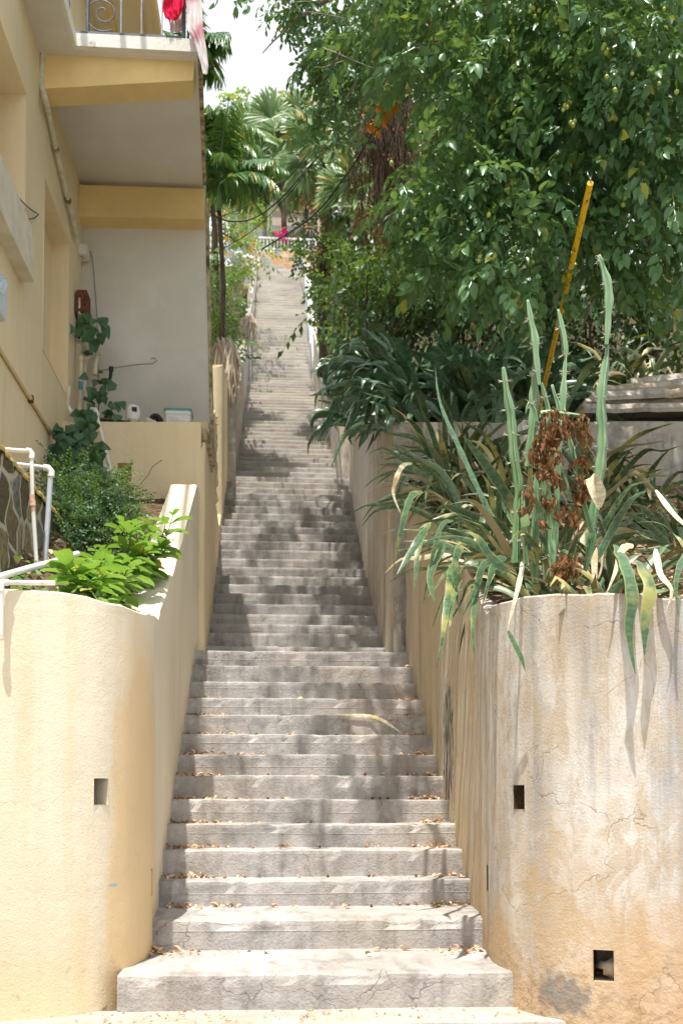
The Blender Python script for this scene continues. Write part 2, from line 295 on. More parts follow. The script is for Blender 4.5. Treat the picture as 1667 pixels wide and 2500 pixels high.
# wall along a plan path; visible face on the path, body behind it
def hit(path, u, v):
    """where the sight line meets the vertical sheet over the path: (arc length, z)"""
    s0 = 0; best = None
    e = at(u, v, Y=10.); r = e-Vector((0, 0, CAMZ))
    for a, b in zip(path, path[1:]):
        d = b-a; L = math.hypot(d.x, d.y); den = r.x*d.y-r.y*d.x
        if abs(den) > 1e-9:
            t = (a.x*d.y-a.y*d.x)/den; q = ((r.x*t-a.x)*d.x+(r.y*t-a.y)*d.y)/(L*L)
            if -1e-4 <= q <= 1.0001 and t > 0 and (best is None or t < best[0]): best = (t, s0+q*L, CAMZ+r.z*t)
        s0 += L
    return best[1], best[2]
def wall_path(path, tops, zb, thick, side, holes=(), dz=.12, rough=.006, lean=0, seed=0, toprough=.0):
    """tops: [(s,z)], side: +1 body lies to the left of the direction of travel"""
    S = [0]
    for a, b in zip(path, path[1:]): S.append(S[-1]+math.hypot(b.x-a.x, b.y-a.y))
    def P(s_):
        i = max(0, min(len(S)-2, int(np.searchsorted(S, s_, 'right'))-1)); t = (s_-S[i])/(S[i+1]-S[i]); a, b = path[i], path[i+1]
        return Vector((a.x+(b.x-a.x)*t, a.y+(b.y-a.y)*t))
    def Nn(s_):
        a, b = P(max(0, s_-.02)), P(min(S[-1], s_+.02)); d = (b-a).normalized(); return Vector((-d.y, d.x))*side
    ss = sorted(set([round(q, 4) for q in S]+[round(h[i], 4) for h in holes for i in (0, 1)]))
    keep = [round(h[i], 4) for h in holes for i in (0, 1)]
    s2 = []
    for q in ss:
        if not s2 or q-s2[-1] > .025 or q in keep: 
            if q in keep and s2 and q-s2[-1] < .025 and s2[-1] not in keep: s2.pop()
            s2.append(q)
    ss = s2
    tx = [t[0] for t in tops]; tz = [t[1] for t in tops]
    zt = [float(np.interp(q, tx, tz))+(fb((q*3, seed, 1.3), 2, toprough) if toprough else 0) for q in ss]
    zmin = min(zt)-.02
    hz = sorted(set([round(h[i], 4) for h in holes for i in (2, 3)]))
    zl = list(np.arange(zb, zmin, dz)); zl = [q for q in zl if all(abs(q-k) > .03 for k in hz)]+hz; zl = sorted(zl)
    top0 = zl[-1]; m = MB(); rows = []
    nr = max(1, int((max(zt)-top0)/dz))
    for q, zt_ in zip(ss, zt):
        p = P(q); n = Nn(q); col = []
        zs = zl+[top0+(zt_-top0)*(i+1)/nr for i in range(nr)]
        for z_ in zs:
            d = fb((p.x*2+seed, p.y*2, z_*2), 1.5, rough)+fb((p.x*9, p.y*9+seed, z_*9), 1, rough*.35)
            col.append((p.x+n.x*d, p.y+n.y*d, z_))
        rows.append(col)
    nz = len(rows[0]); vs = [q for c_ in rows for q in c_]
    def inh(i, j):
        if j+1 > len(zl)-1: return False
        sm = (ss[i]+ss[i+1])/2; zm = (zl[j]+zl[j+1])/2
        return any(h[0] < sm < h[1] and h[2] < zm < h[3] for h in holes)
    fs = []
    for i in range(len(ss)-1):
        for j in range(nz-1):
            if inh(i, j): continue
            f_ = (i*nz+j, (i+1)*nz+j, (i+1)*nz+j+1, i*nz+j+1); fs.append(f_ if side > 0 else f_[::-1])
    m.add(vs, fs, True)
    # top, back, ends
    B = []
    for i, q in enumerate(ss):
        n = Nn(q); x_, y_, z_ = rows[i][-1]; b = (x_+n.x*thick, y_+n.y*thick)
        B.append(((x_, y_, z_), (x_+n.x*.02, y_+n.y*.02, z_+.012), (x_+n.x*thick, y_+n.y*thick, z_+.006), (b[0], b[1], zb), (rows[i][0])))
    vs = [q for b in B for q in b]; fs = []
    for i in range(len(ss)-1):
        for j in range(3):
            f_ = (i*5+j, (i+1)*5+j, (i+1)*5+j+1, i*5+j+1); fs.append(f_ if side > 0 else f_[::-1])
    for i in (0, len(ss)-1): fs.append((i*5, i*5+1, i*5+2, i*5+3, i*5+4))
    m.add(vs, fs)
    # pockets
    for h in holes:
        n = Nn((h[0]+h[1])/2); a, b = P(h[0]), P(h[1]); dp = h[4]; o = -.004
        q = [(a.x+n.x*o, a.y+n.y*o), (b.x+n.x*o, b.y+n.y*o), (b.x+n.x*dp, b.y+n.y*dp), (a.x+n.x*dp, a.y+n.y*dp)]
        vs = [(*k_, h[2]) for k_ in q]+[(*k_, h[3]) for k_ in q]
        hf.append((vs, h))
        m.add([(x_, y_, z_) for x_, y_, z_ in vs], [(0, 1, 2, 3), (7, 6, 5, 4), (1, 2, 6, 5), (3, 0, 4, 7), (2, 3, 7, 6)])
    return m
hf = []
# ------------------------------------------------------------------ stairs
TR = .281
STEP = []      # (index, Y, z)
vs_ = [2377, 2245, 2149, 2075, 2012, 1952, 1893, 1842, 1793, 1745, 1705, 1665, 1626, 1590, 1578.6, 1547, 1524.6, 1500, 1475.8, 1450, 1427.8, 1407, 1386, 1365.7, 1344, 1322, 1303.4, 1286.8, 1270, 1254.7, 1237, 1221.5, 1205.6, 1192.3, 1177.4, 1164.8]
STEP.append((0, 5.02, 0.0))
for k, v in enumerate(vs_, 1):
    zu = 19 if k == 1 else 21.9 if k == 2 else 21.5+k if k <= 14 else 38.8+(k-15)*1.07
    STEP.append((k, zu*TR, at(760 if k < 15 else 705, v, Y=zu*TR).z))
for k in range(37, 104):
    y = 17.217+(k-36)*(25.6-17.217)/28 if k <= 64 else 25.6+(k-64)*(33.7-25.6)/39
    z64 = at(690, 922, Y=25.6).z; z103 = at(672, 655, Y=33.7).z; z36 = STEP[36][2]
    z = z36+(k-36)*(z64-z36)/28 if k <= 64 else z64+(k-64)*(z103-z64)/39
    STEP.append((k, y, z))
def zstair(y):
    return float(np.interp(y, [q[1] for q in STEP], [q[2] for q in STEP]))
ZT = STEP[-1][2]
stair = thing('concrete_staircase', (.28, 5.0, 0), 'long straight flight of worn grey concrete steps climbing between the two walls', 'staircase')
def step_bounds(k, y):
    if k == 0: return -2.3, 2.2
    if k == 1: return -.815, 1.29
    if k == 2: return -.80, 1.36
    if k <= 14: return -.85, 1.42
    if k <= 36: return -.90, 1.38
    if k <= 64: return -.78, 1.22
    return -.80, 1.08
def step_mesh(m, k, y, z, yb, zlow):
    xa, xb = step_bounds(k, y)
    nx = 44 if k < 16 else 26 if k < 40 else 12
    lf = .45+.25*noise.noise(Vector((k*3.7, 1, 2)))
    prof = []   # (dy, dz) from riser foot over the nosing to the back
    h = z-zlow
    prof = [(0.0, -h), (0, -h*lf), (-.002*(k % 3 != 1), -h*(lf-.015)), (0, -h*(lf-.03)), (0, -.03), (.004, -.008), (.018, 0), (.08, .0), (max(.12, (yb-y)*.6), .001), (yb-y+.03, .004)]
    vs = []
    rise = -.018 if k in (2, 3, 4, 5, 6) else 0
    for i in range(nx+1):
        x = xa+(xb-xa)*i/nx
        chip = max(0, fb((x*3.1+k*5.3, k*1.7, 0), 2.2, 1)-.2)*(.045 if k < 12 else .015)
        wav = fb((x*.8, k*2.3, 5), 1.2, .006 if k < 15 else .0035)
        for j, (dy, dz) in enumerate(prof):
            q = Vector((x, y+dy+wav*.6, z+dz+wav))
            if j in (4, 5, 6): q.y += chip*(1.0 if j < 6 else .5); q.z -= chip*(.9 if j > 4 else .5)
            q.y += fb((x*6, k*3, dz*9), 2, .003); 
            vs.append(q)
    n = len(prof); fs = [(i*n+j, (i+1)*n+j, (i+1)*n+j+1, i*n+j+1) for i in range(nx) for j in range(n-1)]
    m.add(vs, fs, False)
    for i in (0, nx): m.add([vs[i*n+j] for j in range(n)]+[(vs[i*n][0], yb+.03, z-h)], [tuple(range(n+1))])
    return m
rest = MB()
for i, (k, y, z) in enumerate(STEP):
    yb = STEP[i+1][1] if i+1 < len(STEP) else 34.5
    zl = STEP[i-1][2]-.03 if i else -.19
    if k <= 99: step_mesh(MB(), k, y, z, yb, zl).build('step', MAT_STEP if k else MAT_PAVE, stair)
    else: step_mesh(rest, k, y, z, yb, zl)
tag(rest.build('step', MAT_STEP, stair), kind='stuff')
# pavement below
m = MB()
g = []
for i in range(31):
    for j in range(25): x = -6+i*.5; y = -6+j*11.2/24; g.append((x, y, -.165+fb((x, y, 0), .8, .008)))
m.add(g, [(i*25+j, (i+1)*25+j, (i+1)*25+j+1, i*25+j+1) for i in range(30) for j in range(24)], True)
tag(m.build('pavement', MAT_PAVE, None, (0, 0, -.17)), kind='structure')

# ------------------------------------------------------------------ left planter wall
LP = catmull([(-4.2, 4.75, 0), (-3.2, 4.82, 0), (-2.2, 4.98, 0), (-1.37, 5.165, 0), (-1.08, 5.25, 0), (-.918, 5.37, 0), (-.83, 5.505, 0), (-.757, 5.72, 0), (-.73, 6.0, 0), (-.745, 6.35, 0), (-.778, 6.88, 0), (-.785, 7.6, 0), (-.785, 8.8, 0), (-.79, 10.34, 0)], .09)
SL = sum((b-a).length for a, b in zip(LP, LP[1:]))
s0, z0 = hit(LP, 5, 1440); s1, z1 = hit(LP, 150, 1449); s2, z2 = hit(LP, 260, 1471); s3, z3 = hit(LP, 340, 1497); s4, z4 = hit(LP, 388, 1514)
s5, z5 = hit(LP, 422, 1406); s6, z6 = hit(LP, 459, 1266); s7, z7 = hit(LP, 481, 1185)
print('planter rim', [round(q, 2) for q in (z0, z1, z2, z3, z4, z5, z6, z7)])
def hole(path, u0, v0, u1, v1, dep):
    a, zt_ = hit(path, u0, v0); b, _ = hit(path, u1, v0); _, zb_ = hit(path, u0, v1); return (min(a, b), max(a, b), zb_, zt_, dep)
hf.clear()
holes = [hole(LP, 229, 1900, 264, 1965, .34), hole(LP, 368, 2123, 372, 2186, .05)]
m = wall_path(LP, [(0, z0), (s0, z0), (s1, z1), (s2, z2), (s3, z3), (s4, z4), (s5, z5), (s6, z6), (s7, z7), (SL, z7+.03)], -.19, .26, 1, holes, toprough=.012, seed=1)
pw = m.build('planter_wall', MAT_PLANTER, None, (-1.4, 5.3, -.19))
tag(pw, 'pale yellow rendered planter wall with a rounded corner and small square weep hole, left of the steps', 'wall')
# cross wall below the balcony
def vwall(name, u0, u1, vtop, Y, zb, thick, mat, label, cat='wall', tr=.008, holes=(), xr=None):
    a = at(u0, vtop, Y=Y); b = at(u1, vtop, Y=Y)
    xa = a.x if xr is None or xr[0] is None else xr[0]; xb = b.x if xr is None or xr[1] is None else xr[1]
    P = catmull([(xa, Y, 0), (xb, Y, 0)], .12); hh = [hole(P, *h) for h in holes]
    m = wall_path(P, [(0, a.z), (xb-xa, b.z)], zb, thick, 1, hh, toprough=tr, seed=Y)
    return tag(m.build(name, mat, None, ((xa+xb)/2, Y, zb)), label, cat)
vwall('cross_wall', 190, 491, 1032, 10.35, 2.6, .95, MAT_HOUSE, 'yellow wall across the planter under the balcony, square weep hole in its middle', holes=[(288, 1130, 322, 1170, .2)], xr=(-2.35, None))
# wall of the narrower flight, left side
p12 = at(517, 1002, Y=12.7).z
P = catmull([(-.79, 10.35, 0), (-.728, 10.36, 0)], .1)[:-1]+catmull([(-.728, 10.36, 0), (-.735, 11.2, 0), (-.762, 12.72, 0)], .15)
m = wall_path(P, [(0, 4.75), (.3, 5.0), (2.42, p12)], 2.2, .30, 1, toprough=.02, seed=4); 
P2 = catmull([(-.764, 12.73, 0), (-.787, 14.2, 0), (-.80, 14.9, 0)], .15)
m2 = wall_path(P2, [(0, at(524, 1216, Y=12.8).z), (1.5, at(536, 1300, Y=14.1).z+.1), (2.2, 5.4)], 3.5, .25, 1, toprough=.03, seed=5)
m.add(m2.v, m2.f, True)
# broken plaster edge
for i in range(26):
    z = 4.95+i*.043; m.ball((-.765-.012*random.random(), 12.74+.02*random.random(), z), .028+.022*random.random(), 6, 4, jit=.9)
tag(m.build('stair_side_wall', MAT_HOUSE, None, (-.76, 12, 2.2)), 'shaded yellow side wall with a broken plaster edge, rising from the cross wall beside the steps', 'wall')
a = at(519, 916, Y=15.0); b = at(543, 914, Y=15.0)
P = [Vector((a.x-.35, 15.0, 0))]+catmull([(a.x, 15.0, 0), (b.x, 15.0, 0)], .1)+catmull([(b.x+.002, 15.02, 0), (-.82, 17.2, 0)], .2)[1:]
m = wall_path(P, [(0, a.z), (2.7, a.z+.9)], 4.4, .3, 1, toprough=.02, seed=7)
tag(m.build('wall_pier', MAT_HOUSE, None, (-.85, 15.1, 4.4)), 'narrow sunlit yellow wall end just behind the balcony, beside the steps', 'wall')
P = catmull([(-.83, 17.2, 0), (-.68, 17.22, 0)], .1)[:-1]+catmull([(-.68, 17.22, 0), (-.685, 21, 0), (-.69, 25.6, 0)], .3)
m = wall_path(P, [(0, zstair(17.2)+1.45), (.3, zstair(17.2)+1.35), (8.5, zstair(25.6)+1.0)], 6.3, .3, 1, toprough=.05, seed=8)
tag(m.build('concrete_side_wall', MAT_GREYWALL, None, (-.7, 21, 6.3)), 'grey concrete side wall left of the upper steps, dead palm fronds hanging over it', 'wall')
# right-hand wall
RP = catmull([(5.2, 4.7, 0), (4.0, 4.74, 0), (2.7, 4.78, 0), (1.885, 4.86, 0), (1.56, 4.966, 0), (1.375, 5.14, 0), (1.275, 5.36, 0), (1.245, 5.6, 0), (1.266, 5.85, 0), (1.298, 6.15, 0), (1.35, 6.6, 0), (1.365, 7.0, 0), (1.365, 8.6, 0), (1.365, 10.2, 0)], .09)
q0 = hit(RP, 1667, 1464); q1 = hit(RP, 1574, 1456); q2 = hit(RP, 1452, 1453); q3 = hit(RP, 1325, 1453); q4 = hit(RP, 1220, 1476); q5 = hit(RP, 1184, 1499)
SR = sum((b-a).length for a, b in zip(RP, RP[1:]))
print('right rim', [round(q[1], 2) for q in (q0, q1, q2, q3, q4, q5)])
holes = [hole(RP, 1253, 1917, 1281, 1976, .16), hole(RP, 1447, 2318, 1497, 2396, .3), hole(RP, 1189, 2110, 1193, 2175, .05)]
m = wall_path(RP, [(0, q0[1]), q0, q1, q2, q3, q4, q5, (q5[0]+.5, q5[1]+.22), (SR, 4.45)], -.19, .22, -1, holes, toprough=.015, seed=2, rough=.008)
tag(m.build('rounded_retaining_wall', MAT_RENDER, None, (1.5, 5.2, -.19)), 'ochre and grey stained rendered retaining wall with rounded corner, right of the steps', 'wall')
def liners(wall, lst, side):
    for vs, h in lst:
        c = Vector((sum(q[0] for q in vs)/8, sum(q[1] for q in vs)/8, sum(q[2] for q in vs)/8)); e = [tuple(Vector(q)+(c-Vector(q)).normalized()*.004) for q in vs]
        mm = MB(); mm.add(e, [(2, 3, 7, 6), (3, 0, 4, 7) if side == 'a' else (1, 2, 6, 5), (7, 6, 5, 4)]); mm.build('weep_hole_shade', MAT_WEEPSHADE, wall)  # dark sheets on back, top and one side paint the hole's shade
liners(pw, hf[0:2], 'a'); liners([o for o in COL.objects if o.name == 'rounded_retaining_wall'][0], hf[3:6], 'b')
# rubble stone sitting in the lower weep hole
def boulder(c, r, sq, name, mat, label, cat='stone', parent=None, seed=0):
    m = MB(); m.ball(c, r, 9, 6, sq, .9); o = m.build(name, mat, parent); 
    return tag(o, label, cat) if parent is None else o
h = hf[4][1]; hv = hf[4][0]; cx = sum(q[0] for q in hv[:4])/4+.01; cy = sum(q[1] for q in hv[:4])/4
boulder((cx, cy-.06, h[2]+.055), .058, (1.0, 1.1, .95), 'wedged_stone', MAT_STONE, 'brown stone wedged in the lower square weep hole of the stained right wall')
h = hf[3][1]; hv = hf[3][0]; cx = sum(q[0] for q in hv[:4])/4+.02; cy = sum(q[1] for q in hv[:4])/4
boulder((cx, cy-.03, h[2]+.02), .03, (1, 1.2, .8), 'pebble', MAT_FASCIA, 'whitish pebble in the small upper weep hole of the stained right wall')
# terrace wall above the right bed
a = at(960, 1033, Y=10.24)
P = catmull([(a.x, 10.24, 0), (5.6, 10.1, 0)], .25)
zz = at(1420, 1022, Y=10.2).z
m = wall_path(P, [(0, a.z), (1.3, a.z+.03), (4.4, zz)], 2.2, .3, 1, toprough=.02, seed=12)
tag(m.build('terrace_wall', MAT_GREYWALL, None, (3, 10.2, 2.2)), 'grey concrete terrace wall crossing behind the cactus, below the dark snake plants', 'wall')
P = catmull([(a.x, 10.241, 0), (1.222, 10.9, 0), (1.242, 14.2, 0), (1.31, 17.2, 0)][::-1], .2)
m = wall_path(P, [(0, at(853, 1000, Y=17.2).z), (3.0, 6.35), (6.9, a.z)], 2.0, .3, 1, toprough=.02, seed=13)
tag(m.build('stained_side_wall', MAT_RENDER, None, (1.24, 13.5, 2)), 'streaky beige side wall right of the middle steps, under the overhanging dark leaves', 'wall')
P = catmull([(1.32, 17.22, 0), (1.112, 17.23, 0)][::-1], .1)
P = catmull([(1.0, 25.6, 0), (1.0, 22.42, 0)], .3)[:-1]+[Vector((1.0, 22.4, 0)), Vector((1.115, 22.38, 0))]+catmull([(1.118, 22.2, 0), (1.112, 17.24, 0)], .3)+[Vector((1.33, 17.23, 0))]
m = wall_path(P, [(0, zstair(25.6)+1.2), (3.2, zstair(22.4)+1.25), (3.4, zstair(22.4)+1.3), (8.4, at(830, 945, Y=17.2).z), (8.7, at(830, 945, Y=17.2).z)], 6.2, .3, 1, toprough=.03, seed=14)
tag(m.build('upper_side_wall', MAT_GREYWALL, None, (1.1, 21, 6.2)), 'stepped grey concrete side wall right of the upper steps, below the handrail', 'wall')
# rough masonry slabs on the terrace wall (right edge)
tw = thing('rough_masonry_kerb', (3.9, 10.2, 4.9), 'weathered layered stone kerb on top of the terrace wall at the right edge', 'masonry kerb')
lay = [(1422, 985, 1004, 10.12), (1430, 972, 986, 10.3), (1448, 955, 974, 10.2), (1470, 940, 957, 10.45), (1540, 922, 942, 10.7)]
for i, (u, vt, vb_, yy) in enumerate(lay):
    p0 = at(u, vb_, Y=yy); z1_ = at(u, vt, Y=yy).z; m = MB(); nx = 26; L = 5.6-p0.x
    vsx = []
    for j in range(nx+1):
        x = p0.x+L*j/nx; up = j/nx*(.10+.03*i)
        d = fb((x*3, i*7, 0), 2, .03); e = fb((x*4, i*5, 3), 2, .02)
        vsx += [(x, yy+d, p0.z+up-.02), (x, yy+d-.012, p0.z+up+.02+e), (x, yy+d+.02, z1_+up+e), (x, yy+.5, z1_+up+.02)]
    m.add(vsx, [(a_*4+b_, (a_+1)*4+b_, (a_+1)*4+b_+1, a_*4+b_+1) for a_ in range(nx) for b_ in range(3)]); m.add(vsx[:4], [(0, 1, 2, 3)])
    m.build('slab', MAT_GREYWALL, tw)

# ------------------------------------------------------------------ ground of beds and hillside
def sheet(name, xs, ys, fz, mat, kind='structure', amp=.03, sc=2):
    m = MB(); vs = [(x, y, fz(x, y)+fb((x, y, 0), sc, amp)) for x in xs for y in ys]; n = len(ys)
    m.add(vs, [(i*n+j, (i+1)*n+j, (i+1)*n+j+1, i*n+j+1) for i in range(len(xs)-1) for j in range(n-1)], True)
    return tag(m.build(name, mat, None, (0, 0, 0)), kind=kind)
def lbed(x, y): return float(np.interp(y, [4.9, 5.4, 6.5, 7.8, 9.2, 10.4], [2.10, 2.13, 2.26, 2.80, 3.6, 4.25]))+max(0, min(.9, -1.12-x))*.75*max(0, min(1.0, y-5.5))*max(0, min(1, 1-(y-7.6)/1.6))
def rbed(x, y): return float(np.interp(y, [4.9, 5.5, 6.2, 9.9], [2.02, 2.12, 2.42, 4.35]))
o = sheet('left_bed_soil', np.arange(-2.2, -.79, .1), np.arange(5.2, 10.5, .1), lbed, MAT_SOIL)
# trim: the bed follows the wall, so the sheet starts behind it
m = MB(); vs = []; 
for x in list(np.arange(-4.2, -1.0, .08))+[-.99]:
    yw = float(np.interp(x, [-4.2, -2.2, -1.37, -1.08, -.92, -.83], [4.8, 5.0, 5.2, 5.32, 5.5, 5.7]))+.03
    for j in range(60): y = yw+(10.5-yw)*(j/59)**1.3; vs.append((x, y, lbed(x, y)-.015*(j == 0)+fb((x, y, 0), 3, .025)))
D.objects.remove(o)
nn = 60; m.add(vs, [(i*nn+j, (i+1)*nn+j, (i+1)*nn+j+1, i*nn+j+1) for i in range(len(vs)//nn-1) for j in range(nn-1)], True)
tag(m.build('left_bed_soil', MAT_SOIL, None, (0, 0, 0)), kind='structure')
m = MB(); vs = []
for x in np.arange(1.36, 5.5, .1):
    yw = float(np.interp(x, [1.36, 1.44, 1.56, 1.885, 2.7, 5.5], [5.35, 5.2, 5.05, 4.92, 4.83, 4.75]))+.03
    for j in range(60): y = yw+(10.2-yw)*(j/59)**1.3; vs.append((x, y, rbed(x, y)+fb((x, y, 0), 3, .03)))
m.add(vs, [(i*nn+j, (i+1)*nn+j, (i+1)*nn+j+1, i*nn+j+1) for i in range(len(vs)//nn-1) for j in range(nn-1)], True)
tag(m.build('right_bed_soil', MAT_SOIL, None, (0, 0, 0)), kind='structure')
def terr(x, y): return float(np.interp(y, [10.25, 12, 17, 25.6, 34, 42, 70], [4.85, 6.1, 8.2, zstair(25.6)+.9, ZT+.2, ZT+4, ZT+16]))+max(0, x-2)*.05
sheet('hillside_right', list(np.arange(1.35, 6, .35))+list(np.arange(6, 40, 2.5)), list(np.arange(10.3, 34.6, .5)), terr, MAT_HILL, amp=.1, sc=.6)
def terl(x, y): return float(np.interp(y, [11.5, 15.2, 17.3, 25.6, 34], [3.5, 6.6, 8.2, zstair(25.6)+.8, ZT+.2]))+(-x)*.05
sheet('hillside_left', list(np.arange(-30, -8, 2.5))+list(np.arange(-8, -.9, .35)), list(np.arange(11.6, 34.6, .5)), terl, MAT_HILL, amp=.1, sc=.6)
sheet('hilltop', np.arange(-30, 31, 3.), list(np.arange(34.65, 39, .7))+list(np.arange(40, 90, 6.)), lambda x, y: ZT+max(0, y-36)*.42 if y > 35.2 else ZT-.15, MAT_HILL, amp=.05, sc=.5)
m = MB(); m.box((-30, 4.4, -.5), (-4.2, 11, 2.0)); m.box((5.2, 4.9, -.5), (40, 10.2, 2.0)); m.box((-60, -40, -.6), (60, 5, -.2)); tag(m.build('ground', MAT_HILL, None, (0, 0, -.5)), kind='structure')

# ------------------------------------------------------------------ rubble wall in the planter
xr = -1.65; y0r, y1r = 4.6, 7.8
ztr = at(100, 1222, X=xr).z
P = catmull([(xr, y0r, 0), (xr, y1r, 0)], .1)
zt0 = at(2, 1108, X=xr).z; zt1 = at(154, 1280, X=xr).z; ye = at(154, 1280, X=xr).y
P = catmull([(xr, 5.0, 0), (xr, ye, 0)], .08)
rw = thing('rubble_wall', (xr, 5.5, 2.1), 'low mortared brown stone wall at the left edge, behind the white pipes', 'wall')
m = wall_path(P, [(0, zt0), (2.8, zt1)], 2.0, .24, 1, rough=.03, toprough=.02, seed=21, dz=.05); m.build('stonework', MAT_RUBBLE, rw)
m = MB(); 
pts = [(xr-.12, 5.0+i*.07) for i in range(int((ye-5.0)/.07)+1)]; vs = []
for i, (x, y) in enumerate(pts):
    z = zt0+(zt1-zt0)*i/len(pts); e = fb((i*.7, 3, 1), 1, .02)
    vs += [(x+.135+e, y, z-.012), (x+.14+e, y, z+.02), (x+.05, y, z+.045+e), (x-.13, y, z+.03)]
m.add(vs, [(i*4+j, i*4+j+1, (i+1)*4+j+1, (i+1)*4+j) for i in range(len(pts)-1) for j in range(3)], True); m.build('coping', MAT_LICHEN, rw)

# ------------------------------------------------------------------ house with balcony
XB = -2.2
house = thing('house', (XB, 9, 0), 'yellow rendered house at the left edge with a cantilevered balcony over the planter', 'house')
def jamb_y(u, v): return at(u, v, X=XB).y
w1y = jamb_y(62, 400); w1z0 = at(60, 570, X=XB).z; w1z1 = at(66, 235, X=XB).z
w2y0 = jamb_y(106, 700); w2y1 = jamb_y(168, 700); w2z0 = at(106, 857, X=XB).z; w2z1 = at(170, 598, X=XB).z
print('windows', w1y, w1z0, w1z1, w2y0, w2y1, w2z0, w2z1)
HW = catmull([(XB, 2.0, 0), (XB, 12.2, 0)], .25)
hol = [(w1y-2.0-1.7, w1y-2.0, w1z0, w1z1, .42), (w2y0-2.0, w2y1-2.0, w2z0, w2z1, .19)]
# body of the wall (pockets included) with an upper storey
m = wall_path(HW, [(0, 8.2), (7.3, 8.2), (7.4, 12.4), (10.2, 12.4)], 0.0, .6, 1, hol, dz=.4, rough=.005, seed=30)
m.build('wall', MAT_HOUSE, house)
def part(name, mat, fn, parent=house): m = MB(); fn(m); return m.build(name, mat, parent)
# sloped inner sill of the second recess
y_a, y_b = w2y0, w2y1
part('sloped_sill', MAT_HOUSE, lambda m: m.add([(XB+.003, y_a+.01, w2z0+.003), (XB+.003, y_b-.01, w2z0+.003), (XB-.185, y_b-.01, w2z0+.16), (XB-.185, y_a+.01, w2z0+.16), (XB-.185, y_a+.01, w2z0), (XB-.185, y_b-.01, w2z0)], [(0, 1, 2, 3), (0, 3, 4), (1, 5, 2)]))
sl = at(85, 690, X=XB+.12)
part('window_sill', MAT_SILL, lambda m: m.hexa([(XB-.1, 4.6, sl.z-.01), (XB+.12, 4.6, sl.z), (XB+.12, sl.y, sl.z), (XB-.1, sl.y, sl.z-.01), (XB-.1, 4.6, w1z0+.01), (XB+.10, 4.6, w1z0-.02), (XB+.10, sl.y, w1z0-.02), (XB-.1, sl.y, w1z0+.01)]))
cz = at(70, 965, X=XB+.02).z
def conduit(m):
    m.tube([(XB+.022, 4+i*.7, cz+fb((i, 0, 0), 1, .006)) for i in range(9)]+[(XB+.022, 9.8, cz)], .02, 8)
part('wall_conduit', MAT_HOUSE, conduit)
part('conduit_clip', MAT_RUST, lambda m: m.box((XB+.0, at(70, 965, X=XB).y-.02, cz-.03), (XB+.045, at(70, 965, X=XB).y+.02, cz+.03)))
# balcony slab
ZS = 7.95; Y0 = 9.08
zF = at(300, 118, Y=Y0).z; zF1 = at(300, 86, Y=Y0).z
XR0 = at(491, 124, Y=Y0).x; XW = at(186, 113, Y=Y0).x
ZS = zF
bal = MB()
XR1 = at(500, 455, Y=11.1).x
bal.hexa([(XB+.0, Y0+.05, ZS-.004), (XR0-.03, Y0+.05, ZS-.004), (XR1, 11.32, ZS-.004), (XB, 11.32, ZS-.004), (XB, Y0+.05, zF1-.01), (XR0-.03, Y0+.05, zF1-.01), (XR1, 11.32, zF1-.01), (XB, 11.32, zF1-.01)])
bal.box((XB, 8.35, ZS-.002), (XW-.03, Y0+.05, zF1-.012))
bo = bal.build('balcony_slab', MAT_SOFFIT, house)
part('fascia', MAT_FASCIA, lambda m: m.hexa([(XW-.03, Y0, ZS+.003), (XR0, Y0, ZS+.003), (XR0, Y0+.06, ZS+.003), (XW-.03, Y0+.06, ZS+.003), (XW-.03, Y0, zF1), (XR0, Y0, zF1), (XR0, Y0+.06, zF1), (XW-.03, Y0+.06, zF1)]), bo)
part('fascia', MAT_FASCIA, lambda m: m.box((XW-.035, 8.35, ZS+.002), (XW+.0, Y0-.002, zF1+.002)), bo)
# mouldy right edge: slab edge and edge of the panel wall
def edge(m):
    pts = [(492, 128, 9.14), (497, 250, 9.9), (501, 380, 10.7), (503, 450, 11.1)]
    q = [at(u, v, Y=y) for u, v, y in pts]; vs = []
    for p in q: vs += [(p.x-.035, p.y, ZS-.012), (p.x+.004, p.y, ZS-.012), (p.x+.004, p.y, zF1+.004), (p.x-.035, p.y, zF1+.004)]
    m.add(vs, [(i*4+j, i*4+(j+1) % 4, (i+1)*4+(j+1) % 4, (i+1)*4+j) for i in range(3) for j in range(4)])
part('slab_edge', MAT_EDGE, edge, bo)
def beam(m, y, tl, tr, br, bl, dy, ubk):
    p = [at(*bl, Y=y), at(*br, Y=y), at(*tr, Y=y), at(*tl, Y=y)]; p[3].x = XB-.0; p[0].x = XB-.0
    r = .0
    m.add([(p[0].x, y, p[0].z), (p[1].x, y, p[1].z), (p[2].x, y, p[2].z), (p[3].x, y, p[3].z),
           (p[0].x, y+dy, p[0].z+.0), (p[1].x-.012, y+dy, p[1].z), (p[2].x, y+dy, p[2].z), (p[3].x, y+dy, p[3].z)],
          [(0, 1, 2, 3), (4, 7, 6, 5), (0, 4, 5, 1), (1, 5, 6, 2), (2, 6, 7, 3)])
part('beam', MAT_BEAM, lambda m: beam(m, 9.2, (113, 134), (476, 143), (471, 196), (118, 218), .25, 0))
part('beam', MAT_BEAM, lambda m: beam(m, 11.08, (172, 450), (499, 461), (498, 535), (183, 527), .26, 0))
a = at(503, 560, Y=11.3); b = at(519, 1036, Y=11.3); zlo = 4.9
part('panel_wall', MAT_SOFFIT, lambda m: m.hexa([(XB, 11.3, zlo), (b.x, 11.3, zlo), (b.x, 11.5, zlo), (XB, 11.5, zlo), (XB, 11.3, 7.9), (a.x, 11.3, 7.9), (a.x, 11.5, 7.9), (XB, 11.5, 7.9)]))
